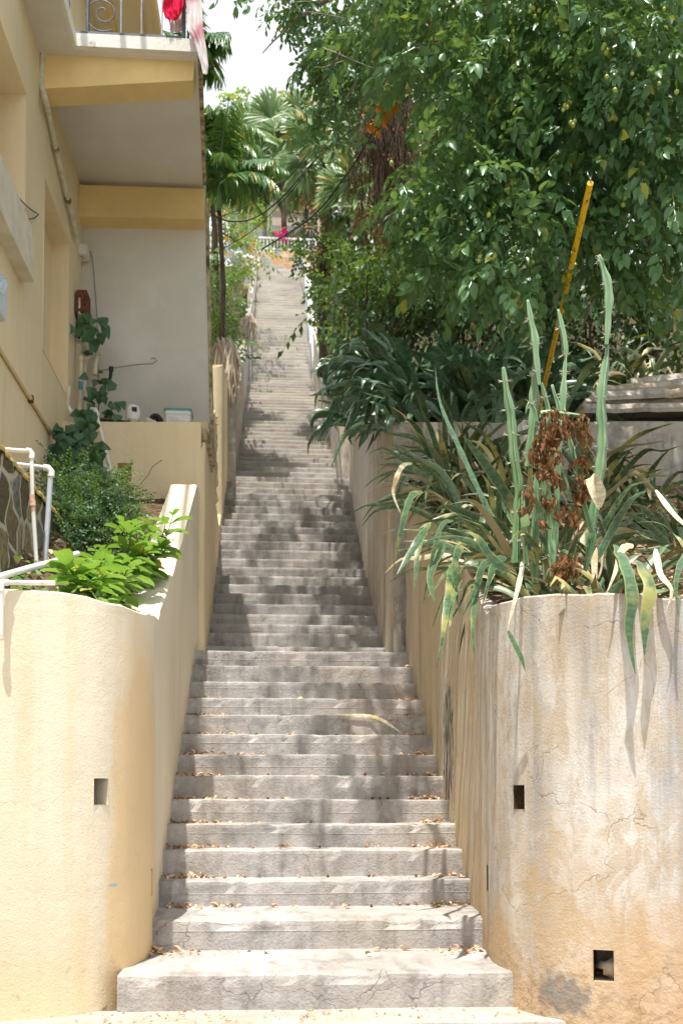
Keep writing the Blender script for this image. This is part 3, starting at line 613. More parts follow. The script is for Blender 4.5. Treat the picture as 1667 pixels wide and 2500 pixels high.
def edg2(m):
    n = 24; vs = []
    for i in range(n+1):
        t = i/n; z = zlo+.02+(8.02-zlo)*t; x = b.x+(a.x-b.x)*t+.004; e = abs(fb((i*.9, 0, 0), 1, .012))
        vs += [(x-.02, 11.296-e, z), (x+.012+e, 11.29, z), (x+.014+e, 11.52, z)]
    m.add(vs, [(i*3+j, i*3+j+1, (i+1)*3+j+1, (i+1)*3+j) for i in range(n) for j in range(2)])
part('wall_edge', MAT_EDGE, edg2)
part('upper_ceiling', MAT_HOUSE, lambda m: m.box((XB-.02, 9.4, 10.62), (-1.42, 14, 10.72)))
part('ceiling_trim', MAT_BEAM, lambda m: (m.box((-2.02, 6, 10.56), (-1.96, 14, 10.615)), m.box((-1.66, 6, 10.57), (-1.61, 14, 10.615)), m.box((-1.47, 6, 10.55), (-1.42, 14, 10.615))))
# drain pipe under the slab
dp = [(108, 116, 9.15), (104, 150, 9.15), (100, 205, 9.15)]
def drain(m):
    q = [at(u, v, X=XB+.06) for u, v in ((107, 118), (104, 160), (100, 208))]
    m.tube([at(107, 116, Y=9.2), at(103, 165, Y=9.2), at(101, 205, Y=9.2)], .028, 10)
    m.tube([at(101, 205, Y=9.2), at(112, 245, X=XB+.07), at(119, 273, X=XB+.04)], .028, 10)
    m.tube([at(119, 272, X=XB+.04), at(135, 355, X=XB+.04), at(160, 460, X=XB+.04), at(175, 520, X=XB+.04), at(190, 590, X=XB+.04)], .026, 10)
do = part('drainpipe', MAT_OLDPIPE, drain)
part('elbow', MAT_OLDPIPE, lambda m: (m.tube([at(101, 198, Y=9.2), at(101, 215, Y=9.2)], .037, 10), m.tube([at(105, 222, Y=9.25), at(112, 246, Y=9.4)], .042, 10)), do)
for (u, v) in ((137, 364), (167, 487)): part('clip', MAT_EDGE, lambda m: m.tube([at(u-1, v-3, X=XB+.04), at(u+1.4, v+6, X=XB+.04)], .034, 10), do)
part('duct_box', MAT_FASCIA, lambda m: m.box((XB, 11.1, at(195, 620, Y=11.1).z), (XB+.09, 11.25, at(195, 594, Y=11.1).z)))
# railing
rail = part('railing', MAT_IRON, lambda m: m.box((XW-.02, Y0+.012, zF1+.008), (at(452, 90, Y=Y0).x, Y0+.036, zF1+.032)))
part('top_rail', MAT_IRON, lambda m: m.box((XW-.02, Y0+.012, zF1+.95), (XR0, Y0+.036, zF1+.98)), rail)
tag(rail, 'wrought iron')
for u, r_, mt in ((215, .017, MAT_IRON), (296, .009, MAT_GALV), (346, .009, MAT_GALV), (396, .008, MAT_GALV), (449, .019, MAT_IRON), (168, .012, MAT_IRON)):
    p = at(u, 60, Y=Y0+.024); part('baluster', mt, lambda m: m.tube([(p.x, p.y, zF1+.02), (p.x, p.y, zF1+.96)], r_, 4 if r_ > .01 else 6), rail)
def scroll(m):
    c = at(257, 35, Y=Y0+.024); R_ = .155; pts = []
    for i in range(60):
        t = i/59; a_ = -.3*PI-t*3.6*PI; r_ = R_*(1-t)**.9+.018; cc = (c.x+.0+.02*t-.03, c.z+.02*t)
        pts.append((cc[0]+r_*math.cos(a_), c.y, cc[1]+r_*math.sin(a_)))
    m.tube(pts, .0065, 6)
part('scroll', MAT_IRON, scroll, rail)
p = at(150, 0, Y=Y0); part('side_rail', MAT_IRON, lambda m: [m.tube([(XW-.02, Y0-.35-.45*i, zF1+.02), (XW-.02, Y0-.35-.45*i, zF1+.96)], .009, 6) for i in range(1)]+[m.box((XW-.03, 8.4, zF1+.94), (XW-.01, Y0, zF1+.97))], rail)
# ------------------------------------------------------------------ small things on the left
def px(*pts, Y=None):
    return [at(p[0], p[1], Y=(p[2] if len(p) > 2 else Y)) for p in pts]
# standing white water pipes in front of the rubble wall
t = thing('water_pipe', at(88, 1365, Y=6.5), 'thinner white plastic pipe with an elbow and peeling coupling, in front of the rubble wall', 'water pipe', 'white water pipes in the planter')
part('pipe', MAT_PVC, lambda m: (m.tube(px((-60, 1092), (76, 1102), Y=6.5), .0135), m.tube(px((78, 1106), (80, 1215), (90, 1375), Y=6.5), .0135)), t)
part('elbow', MAT_PVC, lambda m: m.tube(px((66, 1100), (74, 1101), (79, 1108), (78, 1120), Y=6.5), .019), t)
part('coupling', MAT_COPPER, lambda m: (m.tube(px((79, 1208), (80, 1222), Y=6.5), .017), m.tube(px((80, 1222), (81, 1236), Y=6.5), .022, 6), m.tube(px((81, 1236), (81.5, 1247), Y=6.5), .016)), t)
t = thing('water_pipe', at(110, 1368, Y=6.65), 'thicker grey-white plastic pipe with a right-angle elbow, the farther one before the rubble wall', 'water pipe', 'white water pipes in the planter')
part('pipe', MAT_PVCGREY, lambda m: (m.tube(px((25, 1132), (118, 1143), Y=6.65), .016), m.tube(px((125, 1152), (118, 1260), (110, 1375), Y=6.65), .0175)), t)
part('elbow', MAT_PVC, lambda m: m.tube(px((108, 1142), (119, 1143), (126, 1151), (125.5, 1164), Y=6.65), .023), t)
t = thing('lying_pipe', at(60, 1400, Y=5.7), 'white plastic pipe lying on the soil, half hidden under the broad green leaves', 'water pipe')
part('pipe', MAT_PVC, lambda m: m.tube(px((-60, 1418, 5.4), (0, 1408, 5.45), (70, 1388, 5.6), (130, 1372, 5.9), (190, 1352, 6.2)), .019), t)
t = thing('overflow_pipe', at(60, 1424, Y=5.22), 'white plastic pipe lying on the planter rim and bending down its front face', 'water pipe')
part('pipe', MAT_PVC, lambda m: (m.tube([at(8, 1422, Y=5.13), at(80, 1423, Y=5.22), at(134, 1423, Y=5.28)], .0135), m.tube([at(3, 1432, Y=5.11), at(4, 1500, Y=5.11), at(3, 1555, Y=5.11)], .0135)), t)
part('elbow', MAT_PVC, lambda m: m.tube([at(20, 1422, Y=5.14), at(8, 1422, Y=5.12), at(3, 1428, Y=5.11), at(3, 1444, Y=5.11)], .018), t)
part('pipe_end', MAT_OLDPIPE, lambda m: m.tube([at(3, 1550, Y=5.11), at(3, 1562, Y=5.11)], .02), t)
t = thing('leaning_pipe', at(287, 1205, Y=9.7), 'long white plastic pipe with an elbow on top, leaning on the yellow cross wall', 'water pipe')
part('pipe', MAT_PVC, lambda m: m.tube(px((236, 1012, 10.22), (258, 1100, 10.1), (287, 1208, 9.8)), .02), t)
part('elbow', MAT_PVC, lambda m: m.tube(px((226, 1000, 10.3), (233, 1001, 10.24), (238, 1015, 10.22)), .027), t)
t = thing('slanting_pipe', at(292, 1200, Y=9.8), 'white plastic pipe slanting from the house corner behind the vine to the leaning pipe', 'water pipe')
part('pipe', MAT_PVC, lambda m: m.tube(px((166, 990, 10.0), (176, 1010, 10.0), (213, 1060, 10.05), (250, 1128, 10.0), (297, 1203, 9.85)), .019), t)
part('joint', MAT_PVC, lambda m: (m.tube(px((180, 1003, 10.0), (192, 1025, 10.0)), .03), m.tube(px((196, 1036, 10.02), (206, 1052, 10.03)), .026)), t)
part('riser', MAT_OLDPIPE, lambda m: m.tube([at(168, 944, Y=9.95), at(167, 960, Y=9.95), at(165, 988, Y=9.98)], .02), t)
t = thing('branch_pipe', at(185, 1080, Y=10.2), 'short yellowish pipe rising at the house corner beside the vine', 'water pipe')
part('pipe', MAT_OLDPIPE, lambda m: m.tube(px((184, 1010), (184, 1080), Y=10.2), .016), t)
part('collar', MAT_OLDPIPE, lambda m: m.tube(px((184, 1010), (184, 1022), Y=10.2), .021), t)
# plumbing on the wall corner
t = thing('standpipe', at(205, 1015, Y=10.95), 'old cream water pipe with valve and side tap against the grey panel wall', 'water pipe')
part('pipe', MAT_OLDPIPE, lambda m: m.tube(px((209, 826), (207, 900), (205, 1030), Y=11.0), .026), t)
part('coupling', MAT_OLDPIPE, lambda m: (m.tube(px((208, 853), (208, 864), Y=11.0), .035), m.tube(px((208, 873), (207, 886), Y=11.0), .034), m.tube(px((206, 960), (206, 975), Y=11.0), .036)), t)
part('side_branch', MAT_OLDPIPE, lambda m: (m.tube(px((209, 875), (232, 875), (237, 870), (238, 862), Y=10.95), .02), m.tube(px((238, 861), (250, 863), Y=10.95), .023)), t)
part('tap', MAT_OLDPIPE, lambda m: (m.tube(px((236, 868), (233, 905), Y=10.93), .022), m.tube(px((233, 905), (232, 915), Y=10.93), .03)), t)
part('valve', MAT_IRON, lambda m: (m.ball(at(216, 862, Y=10.95), .04, 8, 6, (1.5, .8, .6), .6), m.tube(px((206, 972), (218, 976), Y=10.9), .022)), t)
t = thing('taped_pipe', at(196, 1020, Y=10.9), 'cream water pipe with a band of blue tape, close to the house wall', 'water pipe')
part('pipe', MAT_OLDPIPE, lambda m: m.tube(px((199, 870), (197, 950), (195, 1025), Y=10.85), .022), t)
part('tape', MAT_TAPE, lambda m: m.tube(px((198, 932), (197.4, 953), Y=10.85), .0245), t)
t = thing('black_pipe', at(240, 932, Y=10.9), 'black plastic pipe elbow standing up before the grey panel wall', 'pipe')
part('pipe', MAT_BLACK, lambda m: m.tube(px((226, 930), (255, 934), (268, 930), (271, 915), (272, 898), Y=10.9), .019), t)
part('pipe_end', MAT_BLACK, lambda m: m.tube(px((272, 906), (272, 896), Y=10.9), .026), t)
t = thing('junction_box', at(203, 785, Y=11.0), 'rusty brown metal box fixed high in the corner of the grey panel wall', 'junction box')
def rusty(m):
    a = at(193, 781, Y=11.0); b = at(217, 719, Y=11.0); vs = []
    m.box((a.x, 10.9, a.z), (b.x, 11.12, b.z)); m.box((a.x-.012, 10.88, a.z+.03), (b.x-.03, 10.9, b.z-.02))
part('case', MAT_RUST, rusty, t)
part('chipped_paint', MAT_FASCIA, lambda m: [m.ball(at(194+random.random()*4, 725+random.random()*50, Y=10.88), .018, 6, 4, (.6, .3, 1.3), .8) for _ in range(9)], t)
t = thing('socket_box', at(193, 830, Y=11.0), 'small grey socket box below the rusty junction box', 'socket')
part('case', MAT_FASCIA, lambda m: m.box(tuple(at(187, 829, Y=10.95)), tuple(at(200, 806, Y=11.05))), t)
part('outlet', MAT_BLACK, lambda m: (m.box((at(190, 826, Y=10.94).x, 10.935, at(190, 826, Y=10.94).z), (at(197, 819, Y=10.94).x, 10.95, at(197, 819, Y=10.94).z)), m.box((at(190, 815, Y=10.94).x, 10.935, at(190, 815, Y=10.94).z), (at(197, 809, Y=10.94).x, 10.95, at(197, 809, Y=10.94).z))), t)
# things on the ledge
ZL = at(340, 1032, Y=10.4).z+.006
def ledge(u, Y): p = at(u, 1000, Y=Y); return Vector((p.x, Y, ZL))
c = ledge(437, 10.62); t = thing('plastic_tub', c, 'white square plastic tub with a teal lid standing on the ledge', 'tub')
def rrect(cx, cy, hx, hy, r, z, n=5):
    o = []
    for k, (sx, sy) in enumerate(((1, 1), (-1, 1), (-1, -1), (1, -1))):
        for i in range(n): a_ = PI/2*(k+i/(n-1)); o.append((cx+sx*(hx-r)+r*math.cos(a_), cy+sy*(hy-r)+r*math.sin(a_), z))
    return o
def loft(m, rings, cap=True):
    n = len(rings[0]); m.add([q for r_ in rings for q in r_], [(i*n+j, i*n+(j+1) % n, (i+1)*n+(j+1) % n, (i+1)*n+j) for i in range(len(rings)-1) for j in range(n)], False)
    if cap: m.add(rings[-1], [tuple(range(n))]); m.add(rings[0], [tuple(range(n))[::-1]])
part('body', MAT_WHITEPL, lambda m: loft(m, [rrect(c.x, c.y, .125, .11, .03, c.z+.0), rrect(c.x, c.y, .136, .12, .03, c.z+.135), rrect(c.x, c.y, .145, .129, .03, c.z+.137), rrect(c.x, c.y, .145, .129, .03, c.z+.15), rrect(c.x, c.y, .138, .122, .03, c.z+.152), rrect(c.x, c.y, .14, .124, .03, c.z+.175)]), t)
part('lid', MAT_TEAL, lambda m: loft(m, [rrect(c.x, c.y, .148, .13, .03, c.z+.174), rrect(c.x, c.y, .148, .13, .03, c.z+.196), rrect(c.x, c.y, .135, .118, .03, c.z+.2)]), t)
def lab(m):
    random.seed(5)
    for i, (w_, h_) in enumerate(((.012, .022),)*6): m.box((c.x-.09+i*.016, c.y-.1315, c.z+.085), (c.x-.08+i*.016, c.y-.129, c.z+.105))
    m.box((c.x-.09, c.y-.13, c.z+.065), (c.x+.03, c.y-.128, c.z+.072))
    for i in range(4): m.box((c.x+.02+i*.014, c.y-.1285, c.z+.02), (c.x+.029+i*.014, c.y-.1262, c.z+.035+.008*i))
part('printed_label', MAT_BOXBLUE, lab, t)
c1 = ledge(325, 10.5); t = thing('broken_container', c1, 'chipped white plastic container with a dark window, standing on the ledge', 'container')
def brk(m):
    rings = []
    for k, (r_, z_) in enumerate(((.062, .055), (.07, .1), (.07, .15), (.066, .19), (.06, .2))): rings.append([(c1.x+r_*math.cos(a_)*1.1, c1.y+r_*math.sin(a_), c1.z+z_+(.012*noise.noise(Vector((a_*2, k, 1))) if k in (0, 4) else 0)) for a_ in np.linspace(0, 2*PI, 16, endpoint=False)])
    loft(m, rings, True)
part('body', MAT_WHITEPL, brk, t)
part('base', MAT_OLDPIPE, lambda m: (loft(m, [[(c1.x+r_*math.cos(a_), c1.y+r_*math.sin(a_), c1.z+z_) for a_ in np.linspace(0, 2*PI, 12, endpoint=False)] for r_, z_ in ((.03, .0), (.045, .03), (.06, .06))]), m.tube([(c1.x-.05, c1.y-.03, c1.z), (c1.x-.05, c1.y-.03, c1.z+.09)], .008, 6), m.tube([(c1.x+.04, c1.y-.04, c1.z), (c1.x+.045, c1.y-.03, c1.z+.09)], .008, 6)), t)
part('window', MAT_BLACK, lambda m: m.box((c1.x+.0, c1.y-.078, c1.z+.125), (c1.x+.05, c1.y-.05, c1.z+.17)), t)
c2 = ledge(380, 10.75); m = MB(); 
pts = [(c2.x+.085*math.cos(a_)*1.0, c2.y+.01, c2.z+.21*math.sin(a_)) for a_ in np.linspace(0.05, PI-.05, 14)]
m.tube(pts, .03, 8); m.ball((c2.x, c2.y+.05, c2.z+.09), .085, 12, 8, (1, .7, 1.15), .2)
tag(m.build('rubber_boot', MAT_BLACK), 'black rounded rubber object between the white container and the tub on the ledge', 'rubber object')
c3 = ledge(374, 10.5); m = MB(); m.ball((c3.x, c3.y, c3.z+.02), .07, 8, 5, (1.1, .7, .75), 1.3); tag(m.build('crumpled_paper', MAT_FASCIA), 'pale crumpled wedge lying before the black rubber object on the ledge', 'paper')
c4 = ledge(250, 10.62); t = thing('plant_trough', c4, 'low dark trough with a wooden board at the left end of the ledge', 'plant trough')
part('trough', MAT_BLACK, lambda m: m.hexa([(c4.x-.13, c4.y-.18, c4.z), (c4.x+.30, c4.y-.18, c4.z), (c4.x+.30, c4.y+.2, c4.z), (c4.x-.13, c4.y+.2, c4.z), (c4.x-.18, c4.y-.2, c4.z+.045), (c4.x+.33, c4.y-.2, c4.z+.02), (c4.x+.33, c4.y+.2, c4.z+.03), (c4.x-.18, c4.y+.2, c4.z+.045)]), t)
part('board', MAT_WOOD, lambda m: m.hexa([(c4.x-.03, c4.y-.1, c4.z+.05), (c4.x+.17, c4.y-.1, c4.z+.045), (c4.x+.17, c4.y+.05, c4.z+.045), (c4.x-.03, c4.y+.05, c4.z+.05), (c4.x-.03, c4.y-.1, c4.z+.085), (c4.x+.17, c4.y-.1, c4.z+.08), (c4.x+.17, c4.y+.05, c4.z+.08), (c4.x-.03, c4.y+.05, c4.z+.085)]), t)
m = MB(); q = ledge(468, 10.5)
for i in range(7): m.ball((q.x+.03*i+.02*random.random(), q.y+.05*random.random(), q.z+.015), .03+.012*random.random(), 7, 5, (1.2, 1, .7), .9)
tag(m.build('rubble', MAT_GREYWALL), 'crumbled grey mortar at the right end of the ledge beside the tub', 'rubble', kind='stuff')
p = px((468, 1018, 10.6), (516, 1018, 10.9)); m = MB(); m.hexa([(p[0].x, 10.42, ZL-.17), (p[1].x+.02, 10.42, ZL-.17), (p[1].x+.02, 11.28, ZL-.17), (p[0].x, 11.28, ZL-.17), (p[0].x, 10.45, ZL+.035), (p[1].x, 10.45, ZL+.045), (p[1].x+.02, 11.28, ZL+.045), (p[0].x, 11.28, ZL+.03)])
tag(m.build('ledge_corner', MAT_EDGE), 'mouldy broken concrete corner at the foot of the balcony wall', 'concrete block')
# thin wires
def wire(name, pts, r, mat, label, cat='cable', n=6, smooth=True, org=None):
    P = catmull([tuple(q) for q in pts], .08) if smooth else pts
    m = MB(); m.tube(P, r, n); return tag(m.build(name, mat), label, cat)
q = px((-20, 470, 8.3), (30, 497, 8.6), (70, 515, 8.9), (92, 523, 9.1), (84, 530, 9.0), (60, 534, 8.8), (16, 531, 8.4)); 
for i_ in q: i_.x = max(i_.x, XB+.03)
wire('dangling_wire', q, .006, MAT_IRON, 'thin dark wire loop sticking out of the house wall beside the window')
wire('thin_cable', px((195, 613), (222, 615), (232, 700), (238, 790), (240, 900), (245, 940), Y=11.28), .005, MAT_WIRE, 'thin grey cable running down the grey panel wall beside the junction box')
wire('curled_wire', px((232, 908), (280, 898), (340, 890), (372, 888), (384, 880), (378, 874), (368, 876), Y=11.24), .005, MAT_WIRE, 'thin curled wire crossing the lower part of the grey panel wall')
wire('dry_twig', px((332, 1196), (345, 1180), (362, 1160), (372, 1140), (396, 1123), Y=10.2), .004, MAT_WOOD, 'thin dry stem standing against the yellow cross wall', 'twig')
# electric meter box at the left edge
t0 = at(8, 740, X=XB+.1); t = thing('meter_box', (XB, t0.y, t0.z-.2), 'pale blue-white plastic meter box with moulded ridges at the left edge, below the window sill', 'meter box')
ya, yb = at(20, 740, X=XB+.12).y, 0
Yb = at(20, 740, X=XB+.13).y; zt_ = at(16, 680, X=XB+.13).z; zb_ = at(18, 790, X=XB+.13).z
def mbx(m):
    rings = []
    for x, d in ((XB, 0), (XB+.10, 0), (XB+.125, .012), (XB+.13, .03)):
        r_ = .05; Y_0, Y_1, z_0, z_1 = Yb-.42+d, Yb-d, zb_+d, zt_-d; o = []
        for k, (sy, sz) in enumerate(((1, 1), (-1, 1), (-1, -1), (1, -1))):
            for i in range(5): a_ = PI/2*(k+i/4); o.append((x, (Y_0+Y_1)/2+sy*((Y_1-Y_0)/2-r_)+r_*math.cos(a_), (z_0+z_1)/2+sz*((z_1-z_0)/2-r_)+r_*math.sin(a_)))
        rings.append(o)
    loft(m, rings)
part('case', MAT_BOXBLUE, mbx, t)
for i in range(4): part('ridge', MAT_BOXBLUE, lambda m: m.tube([(XB+.131, Yb-.30+.05*i, zb_+.10+.02*i), (XB+.142, Yb-.24+.05*i, zb_+.20+.02*i), (XB+.134, Yb-.15+.03*i, zb_+.27+.02*i), (XB+.131, Yb-.10+.01*i, zb_+.26)], .009, 6), t)
part('cable_tail', MAT_BLACK, lambda m: m.tube([(XB+.05, Yb-.3, zb_+.02), (XB+.05, Yb-.3, zb_-.12)], .012, 6), t)
# cloths over the railing
def cloth(name, mat, uv, Y, label, seed=0, thick=.01, wob=.05):
    """uv: rows of (uL, uR, v)"""
    m = MB(); n = 16; vs = []
    R = []
    for i in range(len(uv)-1):
        for j in range(5): t_ = j/5; R.append([uv[i][k]+(uv[i+1][k]-uv[i][k])*t_ for k in range(3)])
    R.append(list(uv[-1]))
    for i, (a_, b_, v_) in enumerate(R):
        for j in range(n+1):
            p_ = at(a_+(b_-a_)*j/n, v_, Y=Y); w_ = math.sin(j*1.25+seed+i*.05)*wob*min(1, i/6+.3)+fb((j*.4, i*.2, seed), 1, wob)
            vs.append((p_.x, Y-abs(w_)*.6-.03, p_.z))
    k = (n+1); m.add(vs, [(i*k+j, i*k+j+1, (i+1)*k+j+1, (i+1)*k+j) for i in range(len(R)-1) for j in range(n)], True)
    m2 = [(x, y+thick, z) for x, y, z in vs]; m.add(m2, [((i+1)*k+j, (i+1)*k+j+1, i*k+j+1, i*k+j) for i in range(len(R)-1) for j in range(n)], True)
    return tag(m.build(name, mat), label, 'cloth')
def fabric(name, a, b=None, sc=9):
    s = N(name, .9, .1); c = s.mix(s.rng(s.noise(sc, 5), .4, .6), a, b or tuple(q*.75 for q in a)); o = s.out(c, s.noise(40, 3), .3, .004); return o
MAT_REDCLOTH = fabric('red_cloth', (.75, .02, .08), (.60, .01, .05)); MAT_PALECLOTH = fabric('faded_print_cloth', (.72, .68, .68), (.55, .20, .25), 4)
cloth('red_cloth', MAT_REDCLOTH, [(404, 452, -60), (403, 452, 0), (398, 449, 30), (404, 440, 50), (414, 432, 58)], Y0+.01, 'crimson cloth hanging over the balcony railing, left of the corner post')
cloth('red_cloth', MAT_REDCLOTH, [(455, 515, -60), (455, 502, 0), (457, 490, 22), (458, 468, 42)], Y0-.02, 'crimson cloth end hanging right of the corner post, above the pale cloth', 3)
cloth('pale_cloth', MAT_PALECLOTH, [(455, 492, -60), (457, 494, 20), (456, 497, 75), (478, 504, 120), (492, 510, 165), (496, 507, 188)], Y0-.06, 'pale faded pink and white cloth hanging over the balcony corner', 1, wob=.03)
cloth('grey_cloth', MAT_PALECLOTH, [(410, 445, 20), (414, 446, 55), (418, 442, 84)], Y0+.12, 'thin pale cloth behind the railing, seen below the red cloth', 2, wob=.02)
# ------------------------------------------------------------------ foliage machinery
class LM:
    """collects many instances of small templates into one mesh (numpy)"""
    def __init__(s): s.V = []; s.L = []; s.T = []; s.E = []; s.o = 0
    def inst(s, tv, tf, M, P, edge=None):
        """tv (n,3), tf list of faces, M (k,3,3) rows are the axes images, P (k,3)"""
        k = len(P); n = len(tv)
        if k == 0: return
        v = np.einsum('ni,kij->knj', tv, M)+P[:, None, :]
        s.V.append(v.reshape(-1, 3)); off = (np.arange(k)*n+s.o)
        fl = np.concatenate([np.array(f) for f in tf]); s.L.append((fl[None, :]+off[:, None]).reshape(-1))
        s.T.append(np.tile([len(f) for f in tf], k)); s.o += k*n
        s.E.append(np.tile(edge if edge is not None else np.zeros(n), k))
    def raw(s, V, faces, edge=None):
        V = np.array(V, float); s.inst(V, faces, np.eye(3)[None], np.zeros((1, 3)), edge)
    def build(s, name, mat, parent=None, org=None, smooth=False):
        V = np.concatenate(s.V); L = np.concatenate(s.L); T = np.concatenate(s.T)
        me = D.meshes.new(name); o = D.objects.new(name, me); COL.objects.link(o)
        if parent is not None: b = parent_world(parent); o.parent = parent
        else:
            b = Vector(org) if org is not None else Vector(((V[:, 0].min()+V[:, 0].max())/2, (V[:, 1].min()+V[:, 1].max())/2, V[:, 2].min())); o.location = b
        V = V-np.array(b)
        me.vertices.add(len(V)); me.vertices.foreach_set('co', V.astype(np.float32).ravel())
        me.loops.add(len(L)); me.loops.foreach_set('vertex_index', L.astype(np.int32))
        me.polygons.add(len(T)); st = np.concatenate([[0], np.cumsum(T)[:-1]])
        me.polygons.foreach_set('loop_start', st.astype(np.int32)); me.polygons.foreach_set('loop_total', T.astype(np.int32))
        if smooth: me.polygons.foreach_set('use_smooth', np.ones(len(T), bool))
        a = me.attributes.new('edge', 'FLOAT', 'POINT'); a.data.foreach_set('value', np.concatenate(s.E).astype(np.float32))
        me.materials.append(mat); me.update(calc_edges=True); return o
def frames(dirs, ups):
    """rows: x=dir, y=side, z=normal"""
    x = dirs/np.linalg.norm(dirs, axis=1, keepdims=True); y = np.cross(ups, x); y /= np.linalg.norm(y, axis=1, keepdims=True)+1e-9; z = np.cross(x, y)
    return np.stack([x, y, z], 1)
def leafmat(name, a, b, yellow=None, yfrac=.04, rough=.38, trans=.35, spec=.5, back=None, cloud=None, spotmix=None):
    s = N(name, rough, spec); oi = s.n('ShaderNodeObjectInfo'); r = s.math('FRACT', s.math('ADD', s.geo.outputs['Random Per Island'], oi.outputs['Random']))
    c = s.mix(r, a, b)
    big = s.rng(s.noise(1.4, 3), .35, .65); c = s.mix(s.math('MULTIPLY', big, .45), c, tuple(q*1.45 for q in b))
    if yellow is not None: c = s.mix(s.rng(s.math('FRACT', s.math('MULTIPLY', r, 37.7)), 1-yfrac, 1-yfrac+.01), c, yellow)
    if spotmix is not None: c = s.mix(s.math('MULTIPLY', s.rng(s.noise(spotmix[1], 4), .5, .62), spotmix[2]), c, spotmix[0])
    s.l(c, s.b.inputs['Base Color'])
    if trans:
        tr = s.n('ShaderNodeBsdfTranslucent'); t2 = s.mix(.55, c, (.30, .42, .04)) ; s.l(t2, tr.inputs['Color'])
        mx = s.n('ShaderNodeMixShader'); mx.inputs[0].default_value = trans; s.t.links.new(s.b.outputs[0], mx.inputs[1]); s.t.links.new(tr.outputs[0], mx.inputs[2])
        s.t.links.new(mx.outputs[0], s.t.nodes['Material Output'].inputs[0])
    return s.m
# leaf templates (length 1 along x)
def leaf_t(w=.5, droop=.18, fold=.12, rows=(0, .22, .5, .78, 1), prof=None):
    prof = prof or (lambda t: math.sin(PI*min(1, t**.8))**.8)
    V = []; idx = []; 
    for t in rows:
        z = -droop*t*t
        if t in (rows[0], rows[-1]): idx.append([len(V)]); V.append((t, 0, z))
        else:
            h = w/2*prof(t); idx.append([len(V), len(V)+1, len(V)+2]); V += [(t, -h, z+fold*h*2), (t, 0, z), (t, h, z+fold*h*2)]
    Fs = []
    for a, b in zip(idx, idx[1:]):
        if len(a) == 1 and len(b) == 3: Fs += [(a[0], b[0], b[1]), (a[0], b[1], b[2])]
        elif len(a) == 3 and len(b) == 3: Fs += [(a[0], b[0], b[1], a[1]), (a[1], b[1], b[2], a[2])]
        else: Fs += [(a[0], b[0], a[1]), (a[1], b[0], a[2])]
    return np.array(V), Fs
LEAF = leaf_t(.52, .22, .22)
LEAF3 = leaf_t(.6, .15, .1, (0, .45, 1))
LEAFN = leaf_t(.2, .25, .1, (0, .5, 1))
def twig_t(leaf, n=9, L=.34, ll=.085, spread=.9, sag=.35, seed=0, stem=True):
    r = np.random.default_rng(seed); V = []; Fs = []; o = 0
    for i in range(n):
        t = (i+.6)/n; p = np.array((L*t, 0, -sag*L*t*t)); side = 1 if i % 2 else -1
        a = side*(spread-.5*t)+r.normal(0, .15) if i < n-1 else 0
        d = np.array((math.cos(a), math.sin(a), -.25-.35*t+r.normal(0, .22)))
        M = frames(d[None], np.array([[r.normal(0, .25), r.normal(0, .25), 1]]))[0]; k = ll*(.75+.4*r.random())
        V.append(leaf[0]*k@M+p+d*.012); Fs += [tuple(q+o for q in f) for f in leaf[1]]; o += len(leaf[0])
    if stem:
        for i in range(3):
            t0, t1 = i/3, (i+1)/3; w = .0035
            V.append(np.array([(L*t0, -w, -sag*L*t0*t0), (L*t0, w, -sag*L*t0*t0), (L*t1, w*.7, -sag*L*t1*t1), (L*t1, -w*.7, -sag*L*t1*t1)])); Fs.append((o, o+1, o+2, o+3)); o += 4
    return np.concatenate(V), Fs
def rdir(n, zb=0.):
    d = rng.normal(size=(n, 3)); d[:, 2] += zb; return d/np.linalg.norm(d, axis=1, keepdims=True)
def blob(lm, c, r, n, tpl, size=1., down=.25, sq=(1, 1, 1), shell=.55, out=.8):
    """twigs over an uneven blob; more towards the outside, pointing outwards and sagging"""
    c = np.array(c); d = rdir(n); lump = 1+.28*np.array([noise.noise(Vector(q)*2.1+Vector(c)) for q in d])
    rad = r*(shell+(1-shell)*rng.random(n)**.6)*lump
    P = c+d*rad[:, None]*np.array(sq)
    dr = d*out+rng.normal(size=(n, 3))*.55; dr[:, 2] -= down
    up = np.array([0, 0, 1.])+rng.normal(size=(n, 3))*.35
    M = frames(dr, up)*(size*(.55+.75*rng.random(n)))[:, None, None]
    lm.inst(tpl[0], tpl[1], M, P)
def pblobs(lm, lst, tpl, dens, **k):
    for q in lst:
        u, v, y, r = q[:4]; p = at(u, v, Y=y); kk = dict(k)
        if len(q) > 4: kk.update(q[4])
        blob(lm, p, r, max(4, int(dens*r*r*kk.pop('dm', 1))), tpl, **kk)
def limb(m, pts, r0, r1, n=8):
    P = catmull([tuple(q) for q in pts], .2); k = len(P)
    for i, q in enumerate(P): q += Vector((fb((i*.3, 1, 0), 1, .02), fb((i*.3, 5, 0), 1, .02), 0))
    m.tube(P, [r0+(r1-r0)*i/(k-1) for i in range(k)], n)

